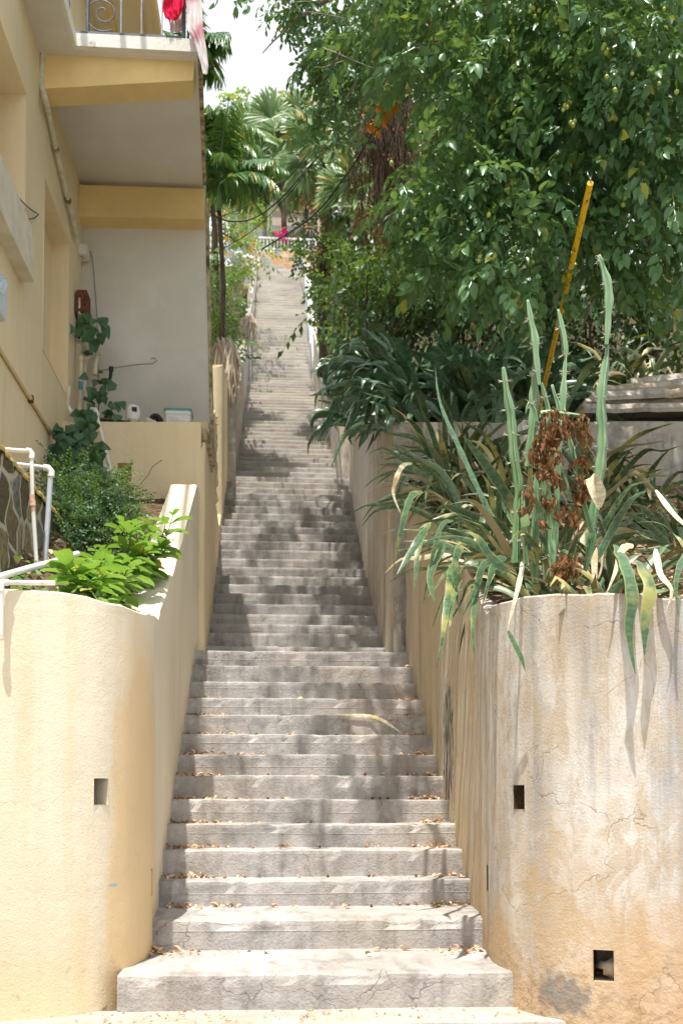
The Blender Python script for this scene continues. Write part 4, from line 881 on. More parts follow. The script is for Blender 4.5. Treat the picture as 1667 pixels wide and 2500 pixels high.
LG = leafmat('fruit_tree_leaf', (.052, .135, .052), (.11, .23, .09), (.40, .40, .06), .02, .34, .3)
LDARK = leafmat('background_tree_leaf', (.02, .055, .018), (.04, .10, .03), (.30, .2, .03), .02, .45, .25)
LBRIGHT = leafmat('shrub_leaf', (.05, .14, .025), (.10, .22, .05), (.40, .32, .05), .03, .4, .35)
LIVY = leafmat('ivy_leaf', (.03, .09, .03), (.06, .16, .05), (.25, .17, .04), .06, .35, .25)
LPALM = leafmat('palm_leaflet', (.04, .12, .03), (.08, .2, .05), (.5, .36, .06), .05, .3, .3, .6)
LFAN = leafmat('fan_palm_leaf', (.10, .19, .06), (.20, .30, .12), (.55, .42, .14), .08, .4, .3)
LLIGHT = leafmat('light_tree_leaf', (.12, .22, .04), (.22, .32, .08), (.62, .32, .03), .05, .45, .45)
LDRY = leafmat('dry_leaf', (.32, .14, .06), (.11, .045, .025), None, 0, .7, .2, .2)
LORANGE = leafmat('orange_leaf', (.75, .28, .03), (.60, .20, .02), None, 0, .6, .3, .2)
LDEAD = leafmat('dead_palm_frond', (.34, .24, .16), (.50, .42, .33), None, 0, .8, .1, .2)
LBROWNVINE = leafmat('dry_vine', (.17, .08, .045), (.30, .15, .09), None, 0, .85, .1, .1)
s = N('bark', .9, .1); c = s.mix(s.rng(s.noise(6, 6, s.map((1, 1, .3))), .35, .65), (.16, .13, .10), (.36, .32, .27)); MAT_BARK = s.out(c, s.noise(30, 5, s.map((1, 1, .3))), .8, .02)
s = N('dark_bark', .9, .1); c = s.mix(s.rng(s.noise(6, 6, s.map((1, 1, .3))), .35, .65), (.05, .035, .025), (.14, .10, .07)); MAT_DBARK = s.out(c, s.noise(30, 5), .8, .02)
MAT_GTRUNK = plain('green_palm_shaft', (.14, .24, .10), .6, .3, .2, 5)
MAT_FRUIT = plain('green_fruit', (.30, .36, .07), .4, .5, .2, 20)

# ------------------------------------------------------------------ the fruit tree on the right
TW = twig_t(LEAF, 10, .36, .105, seed=3); TW2 = twig_t(LEAF, 7, .26, .10, seed=4)
TWB = twig_t(LEAF3, 9, .5, .12, seed=5, stem=False)
tb = at(1330, 760, Y=14.6)
tree = thing('fruit_tree', (tb.x, 14.6, tb.z), 'big leafy tree with small round green fruit overhanging the right bed and the steps', 'tree')
cr = LM()
front = [  # u, v, Y, r  : leaf masses seen against each other
 (1610, 60, 7.0, .62), (1480, 30, 7.4, .6), (1350, 50, 7.6, .55), (1210, 60, 7.8, .5), (1090, 130, 8.2, .42), (1000, 60, 8.8, .5), (1290, 150, 7.5, .45), (1420, 160, 7.3, .55), (1540, 180, 7.0, .5), (1640, 230, 6.9, .45),
 (1180, 230, 7.8, .38), (1300, 280, 7.7, .42), (1440, 300, 7.4, .5), (1570, 320, 7.2, .5), (1110, 310, 7.8, .28), (1090, 400, 7.7, .32), (1180, 400, 7.6, .4), (1290, 420, 7.6, .42), (1400, 420, 7.6, .42), (1520, 440, 7.4, .42), (1630, 430, 7.2, .4),
 (1010, 470, 7.6, .25), (950, 470, 7.7, .15), (1080, 500, 7.6, .32), (1040, 560, 7.6, .25), (1180, 520, 7.5, .38), (1290, 540, 7.5, .35), (1120, 600, 7.6, .3), (1210, 640, 7.4, .26), (1200, 700, 7.4, .12), (1290, 620, 7.5, .28), (1270, 690, 7.5, .18),
 (1420, 540, 7.7, .3), (1510, 560, 7.6, .32), (1600, 560, 7.5, .32), (1480, 600, 7.7, .22), (1640, 640, 7.6, .25), (1090, 640, 7.8, .2), (1560, 640, 7.8, .2)]
pblobs(cr, front, TW, 210, size=.95, down=.5, shell=.35)
left = [(985, 100, 10.2, .45), (900, 60, 10.4, .45), (840, 30, 10.8, .45), (780, 20, 11, .35), (735, 0, 11.2, .25), (690, 10, 11.4, .15), (820, 130, 10.6, .32), (760, 110, 11, .2), (800, 215, 10.8, .26), (840, 160, 10.4, .26), (770, 290, 10.8, .16), (812, 320, 10.6, .2), (745, 230, 11, .1), (725, 60, 11, .18), (940, 150, 10.2, .25), (790, 170, 10.7, .26), (655, 5, 11.5, .08), (700, 65, 11.2, .08), (735, 330, 11, .1), (1030, 150, 10, .25), (850, 270, 10.6, .16)]
pblobs(cr, left, TW2, 360, size=.85, down=.35)
# the crown beyond the top of the picture, which shades the steps
over = [(-.25, 6.3, 7.9, .6), (.45, 6.6, 8.3, .75), (1.1, 6.4, 8.0, .6), (.15, 7.6, 8.9, .7), (.95, 7.9, 8.8, .8), (-.35, 8.9, 9.8, .55), (.5, 9.0, 9.8, .7), (1.3, 8.6, 9.0, .7), (.1, 10.3, 10.8, .7), (.9, 10.2, 10.6, .8), (-.6, 10.6, 11.4, .5), (-.2, 12.2, 12.5, .8), (.7, 12.0, 12.2, .8), (-.55, 13.5, 13.6, .7), (.4, 13.4, 13.4, .8), (1.3, 11.6, 11.4, .8), (1.9, 7.2, 8.2, .8), (2.7, 7.6, 8.4, .9), (2.0, 9.0, 9.0, 1.0), (3.2, 9.2, 8.8, 1.0), (1.9, 5.9, 7.4, .5), (3.6, 6.9, 7.6, .8), (4.4, 8.2, 8.2, 1.1)]
for (x, y, z, r) in over: blob(cr, (x, y, z), r, int(52*r*r)+6, TW, 1.15, .3)
for (x, y, z, r) in [(1.9, 9.3, 8.7, .9), (2.8, 9.2, 8.5, .9), (3.7, 9.2, 8.3, 1.0), (4.6, 9.2, 8.2, 1.0), (2.4, 8.3, 8.2, .7), (3.3, 8.2, 8.0, .8)]: blob(cr, (x, y, z), r, int(130*r*r), TW, 1.1, .3)
cr.build('crown', LG, tree)
m = MB()
L0 = Vector((tb.x, 11.6, 5.5)); K1 = at(1345, 330, Y=11.2); K2 = at(1310, 240, Y=10.6)
limb(m, [at(1330, 760, Y=14.6), at(1335, 520, Y=13.4), K1, K2, at(1240, 100, Y=10), at(1150, -40, Y=9.5)], .17, .07, 10)
limb(m, [at(1336, 500, Y=13.2), at(1375, 330, Y=11.4), at(1420, 150, Y=10), at(1500, 0, Y=8.6), at(1560, -200, Y=8)], .10, .04)
limb(m, [K1, at(1250, 235, Y=10.6), at(1190, 205, Y=10.3), at(1120, 190, Y=10.3), at(1040, 178, Y=10.2)], .055, .018)
limb(m, [at(1130, 192, Y=10.3), at(1126, 120, Y=10.2), at(1130, 60, Y=10)], .03, .012)
limb(m, [at(1240, 100, Y=10), at(1100, 60, Y=9.6), at(1000, 100, Y=10), at(900, 160, Y=10.2), at(840, 250, Y=10.4)], .04, .01)
limb(m, [at(1150, -40, Y=9.5), at(980, -60, Y=10), at(800, 0, Y=10.6), at(700, 70, Y=11), at(640, 130, Y=11)], .05, .006)
limb(m, [at(980, -60, Y=10), at(900, 60, Y=10.3), at(800, 170, Y=10.6), at(760, 260, Y=10.7)], .03, .008)
limb(m, [at(1150, -40, Y=9.5), Vector((1.2, 9, 9)), Vector((.4, 9.5, 10)), Vector((-.3, 11, 11.6))], .06, .02)
limb(m, [at(1150, -40, Y=9.5), Vector((1.5, 8, 8.5)), Vector((.6, 7, 8.4)), Vector((-.2, 6.4, 7.9))], .06, .02)
limb(m, [at(1300, 440, Y=8.6), at(1330, 380, Y=9.5), at(1390, 330, Y=11)], .015, .03, 6)
for i in range(70):
    u = rng.uniform(720, 1650); v = rng.uniform(0, 640); 
    if v > 330 and u < 1000: continue
    y = rng.uniform(7.6, 10.5); a = at(u, v, Y=y); limb(m, [a, a+Vector((rng.normal()*.2, .2, .25)), a+Vector((rng.normal()*.4+.3, .7, .7))], .003, .007, 5)
m.build('trunk', MAT_BARK, tree)
proto = None; nf = 0
fr = [(1300, 20), (1292, 28), (1305, 40), (1315, 26), (1374, 22), (1366, 28), (1245, 55), (1252, 76), (1354, 44), (1620, 22), (1474, 110), (1482, 122), (1470, 118), (1478, 130), (1558, 133), (1378, 258), (1374, 268), (1384, 262), (1390, 250), (1486, 292), (1494, 288), (1502, 290), (1496, 282), (1552, 287), (1560, 292), (1580, 280), (1578, 294), (1392, 300), (1398, 306), (1402, 296), (1310, 415), (1314, 424), (1308, 432), (1312, 438), (1234, 464), (1240, 462), (1250, 480), (1160, 402), (1166, 398), (1004, 493), (1010, 500), (1012, 536), (1170, 628), (1168, 638), (1206, 628), (1204, 632), (1200, 660), (1212, 650), (1192, 525), (1126, 546), (1434, 558), (1442, 560), (1448, 556), (1520, 500), (1644, 366), (1652, 368), (1632, 342), (1608, 204), (1650, 225), (1542, 180), (1480, 188), (1352, 492), (1524, 484), (1066, 570), (1058, 640), (955, 398), (1664, 515), (1500, 220), (1300, 640), (1390, 405)]
for i, (u, v) in enumerate(fr):
    bl = min(front, key=lambda q: (q[0]-u)**2+(q[1]-v)**2); y = bl[2]-bl[3]*.95
    p = at(u, v, Y=y)
    if proto is None:
        m = MB(); m.ball((0, 0, 0), .0155, 10, 7, (1, 1, 1.05)); m.tube([(0, 0, .014), (.003, 0, .04)], .0015, 4)
        proto = m.build('fruit', MAT_FRUIT, None, (0, 0, 0)); o = proto
    else: o = proto.copy(); COL.objects.link(o)
    o.parent = tree; o.location = p-Vector(tree.location); q = .85+.35*rng.random(); o.scale = (q, q, q)

# dark trees behind it closing the view to the right
def grounded(p):
    p = Vector(p)
    if p.y > 10.6: p.z = min(p.z, (ZT+max(0, p.y-36)*.42 if p.y > 34.6 else terl(p.x, p.y) if p.x < 0 else terr(p.x, p.y))-.05)
    return p
def btree(name, lst, mat, label, cat='tree', tpl=TWB, dens=60, trunk=None, group=None, tm=None, **k):
    ys = [q[2] for q in lst]; b = at(trunk[0][0], trunk[0][1], Y=trunk[0][2]) if trunk else at(lst[0][0], lst[0][1], Y=lst[0][2])
    b = grounded(b); t = thing(name, b, label, cat, group); lm = LM(); pblobs(lm, lst, tpl, dens, **k); lm.build('crown' if cat == 'tree' else 'foliage', mat, t)
    m = MB()
    if trunk: limb(m, [b]+[at(*q[:2], Y=q[2]) for q in trunk[1:]], trunk[0][3], .03)
    for q in lst[:14]:
        c_ = at(q[0], q[1], Y=q[2]); b2 = at(trunk[-1][0], trunk[-1][1], Y=trunk[-1][2]) if trunk else b
        limb(m, [b2, b2.lerp(c_, .5)+Vector((0, 0, .1)), c_], .03, .01, 5)
    m.build('trunk' if cat == 'tree' else 'stems', tm or MAT_DBARK, t); return t
random.seed(3)
def grid(u0, u1, v0, v1, y, r, du, jy=.8):
    out = []; v = v0
    while v <= v1:
        u = u0+random.random()*du*.5
        while u <= u1: out.append((u+random.uniform(-.3, .3)*du, v+random.uniform(-.3, .3)*du, y+random.uniform(-jy, jy), r*random.uniform(.8, 1.2))); u += du
        v += du*.8
    return out
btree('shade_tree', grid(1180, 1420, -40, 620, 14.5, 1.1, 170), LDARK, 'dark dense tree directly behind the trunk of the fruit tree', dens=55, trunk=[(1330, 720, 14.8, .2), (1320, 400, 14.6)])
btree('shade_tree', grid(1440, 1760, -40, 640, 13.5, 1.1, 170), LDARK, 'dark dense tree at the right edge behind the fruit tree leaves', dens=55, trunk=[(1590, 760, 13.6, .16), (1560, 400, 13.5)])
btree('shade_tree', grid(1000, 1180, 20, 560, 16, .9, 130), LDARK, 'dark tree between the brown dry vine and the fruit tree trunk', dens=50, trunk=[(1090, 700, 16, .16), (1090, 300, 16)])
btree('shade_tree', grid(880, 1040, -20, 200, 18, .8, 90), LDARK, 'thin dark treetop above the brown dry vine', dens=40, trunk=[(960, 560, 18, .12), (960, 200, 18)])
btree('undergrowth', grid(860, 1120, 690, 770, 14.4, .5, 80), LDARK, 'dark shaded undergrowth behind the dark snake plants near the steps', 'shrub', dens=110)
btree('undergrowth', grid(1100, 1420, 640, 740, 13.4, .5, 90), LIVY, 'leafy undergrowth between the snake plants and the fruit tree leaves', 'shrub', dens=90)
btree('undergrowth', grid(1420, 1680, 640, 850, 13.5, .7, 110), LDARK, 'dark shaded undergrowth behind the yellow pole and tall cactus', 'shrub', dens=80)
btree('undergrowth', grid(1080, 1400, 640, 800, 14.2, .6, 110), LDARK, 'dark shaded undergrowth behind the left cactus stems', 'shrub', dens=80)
# brown dry vine curtain with a few green leaves
m = MB(); lm = LM(); lm2 = LM()
base = at(940, 560, Y=13.2); vine = thing('dry_vine', base, 'hanging brown dry vine curtain left of the fruit tree, with orange leaves beside it', 'vine')
for i in range(330):
    u = rng.normal(945, 38); v0 = rng.uniform(150, 330); v1 = v0+rng.uniform(90, 280); y = rng.uniform(12.6, 13.8)
    a = at(u, v0, Y=y); b = at(u+rng.normal()*14, min(v1, 600), Y=y); mid = a.lerp(b, .5)+Vector((rng.normal()*.06, rng.normal()*.05, 0))
    m.tube([a, mid, b], .006, 4, False)
m.build('stems', MAT_DBARK, vine)
pblobs(lm, [(930, 250, 13.2, .35), (950, 330, 13.2, .42), (920, 420, 13.2, .34), (970, 400, 13.2, .36), (950, 500, 13.2, .4), (905, 340, 13.2, .25), (980, 220, 13.4, .4), (1010, 300, 13.4, .35), (900, 540, 13.2, .25), (1000, 480, 13.4, .3)], twig_t(LEAF3, 8, .3, .07, seed=9, stem=False), 190, down=.9, sq=(.9, 1, 1.2))
lm.build('dry_foliage', LBROWNVINE, vine)
lm2 = LM(); pblobs(lm2, [(940, 262, 10.0, .10), (955, 250, 10.0, .08), (915, 290, 10.0, .09), (925, 310, 10.0, .06)], (LEAF[0]*.085, LEAF[1]), 3600, down=.8)
o = lm2.build('orange_leaf_spray', LORANGE); tag(o, 'bright orange dying leaf spray hanging before the brown dry vine, below the bigger one', 'leaf spray')
lm2 = LM(); pblobs(lm2, [(1060, 90, 9.4, .14), (1085, 60, 9.4, .12), (1100, 110, 9.4, .12), (1115, 85, 9.4, .12), (1105, 150, 9.4, .08), (1075, 88, 9.4, .12)], (LEAF[0]*.08, LEAF[1]), 3000, down=.9)
o = lm2.build('orange_leaf_spray', LORANGE); tag(o, 'larger orange dying leaf spray high up beside the fruit tree branch', 'leaf spray')

# ------------------------------------------------------------------ cables and pole
wire('guy_wire', [at(1690, 130, Y=7.2), at(1640, 250, Y=7.8), at(1400, 850, Y=10.2)], .011, MAT_WIRE, 'thin grey guy wire slanting up to the right edge before the dark trees')
P0 = at(1312, 1012, Y=9.6); P1 = at(1440, 447, Y=6.45)
t = thing('guy_wire_guard', P0, 'long slanting bright yellow tube behind the cactus stems, vanishing into the leaves', 'yellow tube')
def pole(m):
    n = 30; P = [P0.lerp(P1, i/n) for i in range(n+1)]; m.tube(P, .0215, 12)
part('tube', MAT_YPOLE, pole, t)
part('cable_end', MAT_WIRE, lambda m: m.tube([P0+(P0-P1)*.05, P0+(P1-P0)*.02], .005, 6), t)
CB = MAT_BLACK
wire('power_cable', px((1130, -60, 9), (1050, 110, 10), (960, 240, 11.4), (905, 330, 12), (850, 420, 13), (760, 530, 14.5), (640, 608, 16)), .013, CB, 'thick black cable from the tree top down past the orange leaves to the upper steps')
wire('power_cable', px((880, 300, 12.5), (775, 385, 12.8), (700, 470, 13), (640, 522, 13.2), (590, 540, 13.2), (540, 535, 13), (500, 505, 12.6)), .010, CB, 'black twisted cable sagging from the leaves to the balcony corner')
wire('power_cable', px((900, 270, 13), (760, 380, 13.4), (680, 455, 14), (600, 505, 14.5), (520, 535, 15)), .007, CB, 'thin upper black cable crossing the palm leaves beside the balcony')
wire('power_cable', px((775, 385, 13.2), (700, 480, 14), (620, 560, 15), (540, 610, 15)), .007, CB, 'thin lower black cable running down-left behind the balcony')

# ------------------------------------------------------------------ strap leaves (snake plants)
def strapmat(name, a, b, margin, yel, yamt, rough=.4):
    s = N(name, rough, .5); oi = s.n('ShaderNodeObjectInfo'); r = s.math('FRACT', s.math('ADD', s.geo.outputs['Random Per Island'], oi.outputs['Random']))
    at_ = s.n('ShaderNodeAttribute'); at_.attribute_name = 'edge'; e = at_.outputs['Fac']
    c = s.mix(r, a, b)
    band = s.rng(s.noise(26, 4, s.map((1, 1, 2.2)), .7), .42, .6); c = s.mix(s.math('MULTIPLY', band, .55), c, tuple(min(1, q*2.0) for q in b))
    c = s.mix(s.math('MULTIPLY', s.rng(e, .72, .9), .5), c, margin)
    ym = s.math('MULTIPLY', s.rng(s.math('ADD', s.noise(4, 4), s.math('MULTIPLY', s.math('FRACT', s.math('MULTIPLY', r, 31.3)), .3)), .74, .84), yamt); c = s.mix(ym, c, yel)
    if name.startswith('snake'): dr_ = s.rng(s.math('FRACT', s.math('MULTIPLY', r, 17.3)), .80, .83); c = s.mix(dr_, c, s.mix(s.math('FRACT', s.math('MULTIPLY', r, 91.7)), (.50, .42, .26), (.24, .19, .09)))
    s.l(c, s.b.inputs['Base Color']); return s.m
SNAKE = strapmat('snake_plant_leaf', (.03, .07, .03), (.08, .13, .065), (.30, .34, .10), (.52, .44, .16), .9, .42)
SNAKED = strapmat('dark_snake_plant_leaf', (.04, .095, .05), (.095, .165, .10), (.16, .24, .06), (.34, .34, .06), .25, .25)
SNAKEG = strapmat('green_strap_leaf', (.03, .075, .035), (.06, .115, .05), (.30, .34, .10), (.50, .42, .12), .5, .42)
SNAKEDRY = strapmat('dry_snake_leaf', (.45, .38, .24), (.58, .52, .38), (.5, .42, .2), (.62, .42, .12), .6, .7)
def strap(lm, pts, w, fold=.25, roll=0., facing=None, step=.05, tipw=None):
    P = catmull([tuple(q) for q in pts], step); k = len(P)
    if k < 3: return
    V = []; E = []; prev = None
    for i, p in enumerate(P):
        t = i/(k-1); d = (P[min(i+1, k-1)]-P[max(i-1, 0)]).normalized()
        if prev is None:
            f_ = facing or Vector((0, -1, .2)); x = d.cross(f_); x = x.normalized() if x.length > .1 else Vector((1, 0, 0))
        else: x = (prev-d*prev.dot(d)).normalized()
        prev = x; nrm = d.cross(x); a_ = roll*t
        xx = x*math.cos(a_)+nrm*math.sin(a_); nn_ = nrm*math.cos(a_)-x*math.sin(a_)
        h = w/2*(min(1, .45+t*3)*(1 if t < .6 else max(.03, (1-(t-.6)/.4))**.75))*(1+.10*math.sin(i*1.3+w*90))
        V += [p-xx*h+nn_*h*fold, p, p+xx*h+nn_*h*fold]; E += [1, 0, 1]
    lm.raw(V, [f_ for i in range(k-1) for f_ in ((i*3, i*3+1, i*3+4, i*3+3), (i*3+1, i*3+2, i*3+5, i*3+4))], np.array(E, float))
def rosette(lm, c, n, L, w, lean=.5, az0=None, azs=PI, droop=.6, brk=.15, r=random):
    c = Vector(c)
    for i in range(n):
        az = (az0 if az0 is not None else 0)+r.uniform(-azs, azs); le = r.uniform(.1, lean); l_ = L*r.uniform(.6, 1.15); ww = w*r.uniform(.75, 1.2)
        h = Vector((math.cos(az), math.sin(az), 0)); b = c+h*.03+Vector((r.uniform(-.05, .05), r.uniform(-.05, .05), -.05))
        p = [b]; a_ = le; kink = r.uniform(.35, .7) if r.random() < brk else None; n_ = 6
        for j in range(1, n_+1):
            t = j/n_; a_ = le+droop*r.uniform(.6, 1.3)*t*t*1.6
            if kink and t > kink: a_ = 2.6+r.uniform(-.2, .3)
            p.append(p[-1]+(h*math.sin(a_)+Vector((0, 0, 1))*math.cos(a_))*(l_/n_))
        strap(lm, p, ww, .3, r.uniform(-1, 1)*1.3, facing=(h*-1+Vector((0, 0, .5))).normalized() if r.random() < .5 else Vector((r.uniform(-.5, .5), -1, .3)))
def rim_y(x): return float(np.interp(x, [1.2, 1.27, 1.375, 1.56, 1.885, 2.7, 5.2], [5.6, 5.36, 5.14, 4.966, 4.86, 4.78, 4.7]))
random.seed(21)
GS = 'snake plants in the right bed'
# plants by place: along the left side wall, along the front rim, behind
spots = []
for i in range(24): spots.append((1.55+random.uniform(0, .4), 5.7+i*.19+random.uniform(-.1, .1), PI, 1.9, 'mottled snake plant leaning over the side wall toward the steps', .88))
for i in range(17): 
    x = 1.68+i*.125; spots.append((x, rim_y(x)+.42+random.uniform(0, .25), -PI/2, 1.7, 'mottled snake plant near the front rim of the right bed', .5))
for i in range(26): spots.append((random.uniform(1.9, 4.3), random.uniform(6.0, 9.4), -PI/2, PI, 'mottled snake plant in the middle of the right bed', .62))
for i in range(13): spots.append((1.5+i*.13+random.uniform(-.05, .05), random.uniform(8.3, 9.6), -PI/2, PI, 'mottled snake plant in the middle of the right bed', 1.0))
for i, (x, y, az, azs, lb, L) in enumerate(spots):
    if 1.98 < x < 2.55 and y < 5.9 and random.random() < .75: continue     # bare strip round the cactus
    lm = LM(); rosette(lm, (x, y, rbed(x, y)), random.randint(12, 16), L, .046, 1.1, az, azs, .8, .22)
    o = lm.build('snake_plant', SNAKE, None, (x, y, rbed(x, y))); tag(o, lb, 'snake plant', GS+' '+('by the steps' if 'side wall' in lb else 'by the rim' if 'rim' in lb else 'farther in'))
def hang(name, mat, straps, label, cat='snake plant leaves'):
    lm = LM()
    for w_, pts in straps: strap(lm, px(*pts), w_, .22, random.uniform(-.4, .4), Vector((0, -1, .1)), .03)
    return tag(lm.build(name, mat), label, cat)
hang('hanging_leaf', SNAKEG, [(.040, [(1100, 1380, 5.75), (1095, 1440, 5.5), (1087, 1503, 5.35), (1078, 1570, 5.3), (1065, 1632, 5.3)])], 'long green strap leaf hanging lowest at the left of the stained right wall')
hang('hanging_leaf', SNAKEG, [(.036, [(1175, 1400, 5.6), (1162, 1450, 5.4), (1154, 1530, 5.3), (1157, 1606, 5.28)])], 'narrow grey-green strap leaf hanging beside the yellow blotched leaf')
hang('hanging_leaf', SNAKEDRY, [(.028, [(1275, 1370, 5.4), (1272, 1400, 5.2), (1258, 1460, 5.12), (1240, 1530, 5.1), (1240, 1548, 5.09)])], 'pale dry strap leaf folded over the middle of the right rim')
hang('hanging_leaf', SNAKEG, [(.030, [(1240, 1540, 5.09), (1255, 1570, 5.08), (1272, 1605, 5.07), (1282, 1640, 5.07)])], 'yellow-green leaf tip dangling from the pale dry strap leaf')
hang('hanging_leaf', SNAKEG, [(.075, [(1505, 1330, 5.1), (1516, 1350, 4.95), (1535, 1400, 4.78), (1545, 1460, 4.74), (1536, 1530, 4.74), (1541, 1590, 4.74), (1550, 1645, 4.74)])], 'widest mottled strap leaf hanging far down the right wall')
hang('hanging_leaf', SNAKEG, [(.07, [(1560, 1370, 5.0), (1572, 1390, 4.85), (1588, 1440, 4.75), (1576, 1500, 4.74), (1572, 1600, 4.74)])], 'mottled strap leaf with a yellow spot hanging right of the widest one')
hang('hanging_leaf', SNAKEDRY, [(.04, [(1600, 1340, 4.95), (1612, 1400, 4.8), (1640, 1440, 4.75), (1625, 1492, 4.74)])], 'pale bleached strap leaf over the rim near the right edge')
hang('hanging_leaf', SNAKEG, [(.045, [(1125, 1400, 5.7), (1105, 1450, 5.5), (1098, 1530, 5.35)]), ], 'grey-green strap leaf hanging just left of the narrow one')
hang('hanging_leaf', SNAKEG, [(.05, [(1040, 1290, 6.3), (1020, 1320, 6.1), (995, 1360, 6.05), (969, 1402, 6.0)])], 'dark green strap leaf reaching furthest left over the side wall')
hang('hanging_leaf', SNAKEG, [(.04, [(1050, 1270, 6.6), (1022, 1330, 6.3), (1013, 1420, 6.2), (1010, 1450, 6.2)])], 'thin strap leaf hanging straight down the side wall')
hang('hanging_leaf', SNAKEG, [(.045, [(1085, 1330, 6.0), (1050, 1400, 5.8), (1062, 1470, 5.7), (1070, 1480, 5.7)])], 'bent strap leaf hanging between the side wall and the rounded corner')
random.seed(91)
for i, (u, v, L, y) in enumerate([(1060, 1340, 150, 5.9), (1110, 1385, 120, 5.6), (985, 1270, 130, 6.5), (960, 1200, 90, 7.3), (1160, 1440, 60, 5.4), (1500, 1400, 60, 4.9), (1650, 1420, 90, 4.8), (1190, 1430, 70, 5.3)]):
    hang('hanging_leaf', SNAKEG if i not in (3, 5) else SNAKEDRY, [(.028+.02*random.random(), [(u+45, v-70, y+.35), (u+20, v-60, y+.1), (u, v, y-.05), (u-6+random.uniform(-32, 26), v+L*random.uniform(.45, 1.1), y-.07)])], ['strap leaf', 'thin strap leaf', 'limp strap leaf'][i % 3]+' over the right bed rim, '+['above the middle of the side wall', 'left of the rounded corner', 'before the terrace wall corner', 'high beside the terrace wall', 'touching the rounded corner', 'left of the widest leaf', 'at the right edge', 'right of the rounded corner'][i])
# big individual blades that stand out
hang('mottled_blade', SNAKEG, [(.062, [(1262, 1290, 5.9), (1248, 1230, 5.9), (1190, 1140, 5.8), (1130, 1065, 5.7)])], 'large mottled blade with yellow edge leaning left beside the cactus', 'snake plant leaf')
hang('mottled_blade', SNAKED, [(.036, [(1225, 1300, 6.2), (1180, 1220, 6.2), (1120, 1090, 6.2), (1075, 985, 6.2), (1062, 900, 6.2)])], 'tall dark blade rising left past the terrace wall', 'snake plant leaf')
hang('mottled_blade', SNAKEG, [(.055, [(1240, 1395, 5.4), (1200, 1360, 5.35), (1165, 1310, 5.3), (1140, 1300, 5.3)])], 'wide two-tone blade lying left of the cactus foot', 'snake plant leaf')
hang('mottled_blade', SNAKEDRY, [(.062, [(1462, 1240, 5.5), (1465, 1200, 5.45), (1448, 1168, 5.4), (1440, 1166, 5.38), (1446, 1200, 5.33), (1462, 1245, 5.32)])], 'pale cream curled blade with yellow marks right of the cactus', 'snake plant leaf')
hang('mottled_blade', SNAKEG, [(.045, [(1455, 1370, 5.6), (1490, 1300, 5.6), (1540, 1220, 5.5), (1578, 1198, 5.5)])], 'long blade with yellow tip leaning right behind the cream one', 'snake plant leaf')
hang('mottled_blade', SNAKEDRY, [(.035, [(1452, 1420, 5.3), (1450, 1370, 5.3), (1456, 1335, 5.3)])], 'short upright bleached blade at the right foot of the cactus', 'snake plant leaf')
hang('mottled_blade', SNAKEDRY, [(.03, [(1600, 1196, 5.5), (1640, 1250, 5.4), (1680, 1290, 5.3)])], 'thin bleached blade slanting down at the right edge', 'snake plant leaf')
# terrace plants: darker, denser
n = 0
for i in range(84):
    u = random.uniform(850, 1420); y = random.uniform(10.6, 14.3); x = (u-668)*y/2430; z = terr(x, y)
    if x < 1.55: x = 1.55+random.random()*.15
    lm = LM(); near = y < 11.2; side = x < 1.95
    rosette(lm, (x, y, z), 15, .95, .095, 1.1, PI if side else -PI/2, 1.4 if side else PI, .95, .1)
    lb = 'dark glossy snake plant on the terrace, arching over the side wall' if side else 'dark glossy snake plant on the terrace above the grey wall' if near else 'dark glossy snake plant further back on the terrace'
    tag(lm.build('snake_plant', SNAKED, None, (x, y, z)), lb, 'snake plant', 'terrace snake plants '+('by the steps' if side else 'in front' if near else 'behind'))
for i in range(9):
    u = 1490+random.uniform(-40, 150); y = random.uniform(11.2, 12.6); x = (u-668)*y/2430; z = terr(x, y)+.1
    lm = LM(); rosette(lm, (x, y, z), 9, .8, .06, 1.0, -PI/2, PI, 1.1, .3)
    tag(lm.build('snake_plant', SNAKE, None, (x, y, z)), 'pale snake plant behind the stone kerb near the right edge', 'snake plant', 'snake plants behind the kerb')

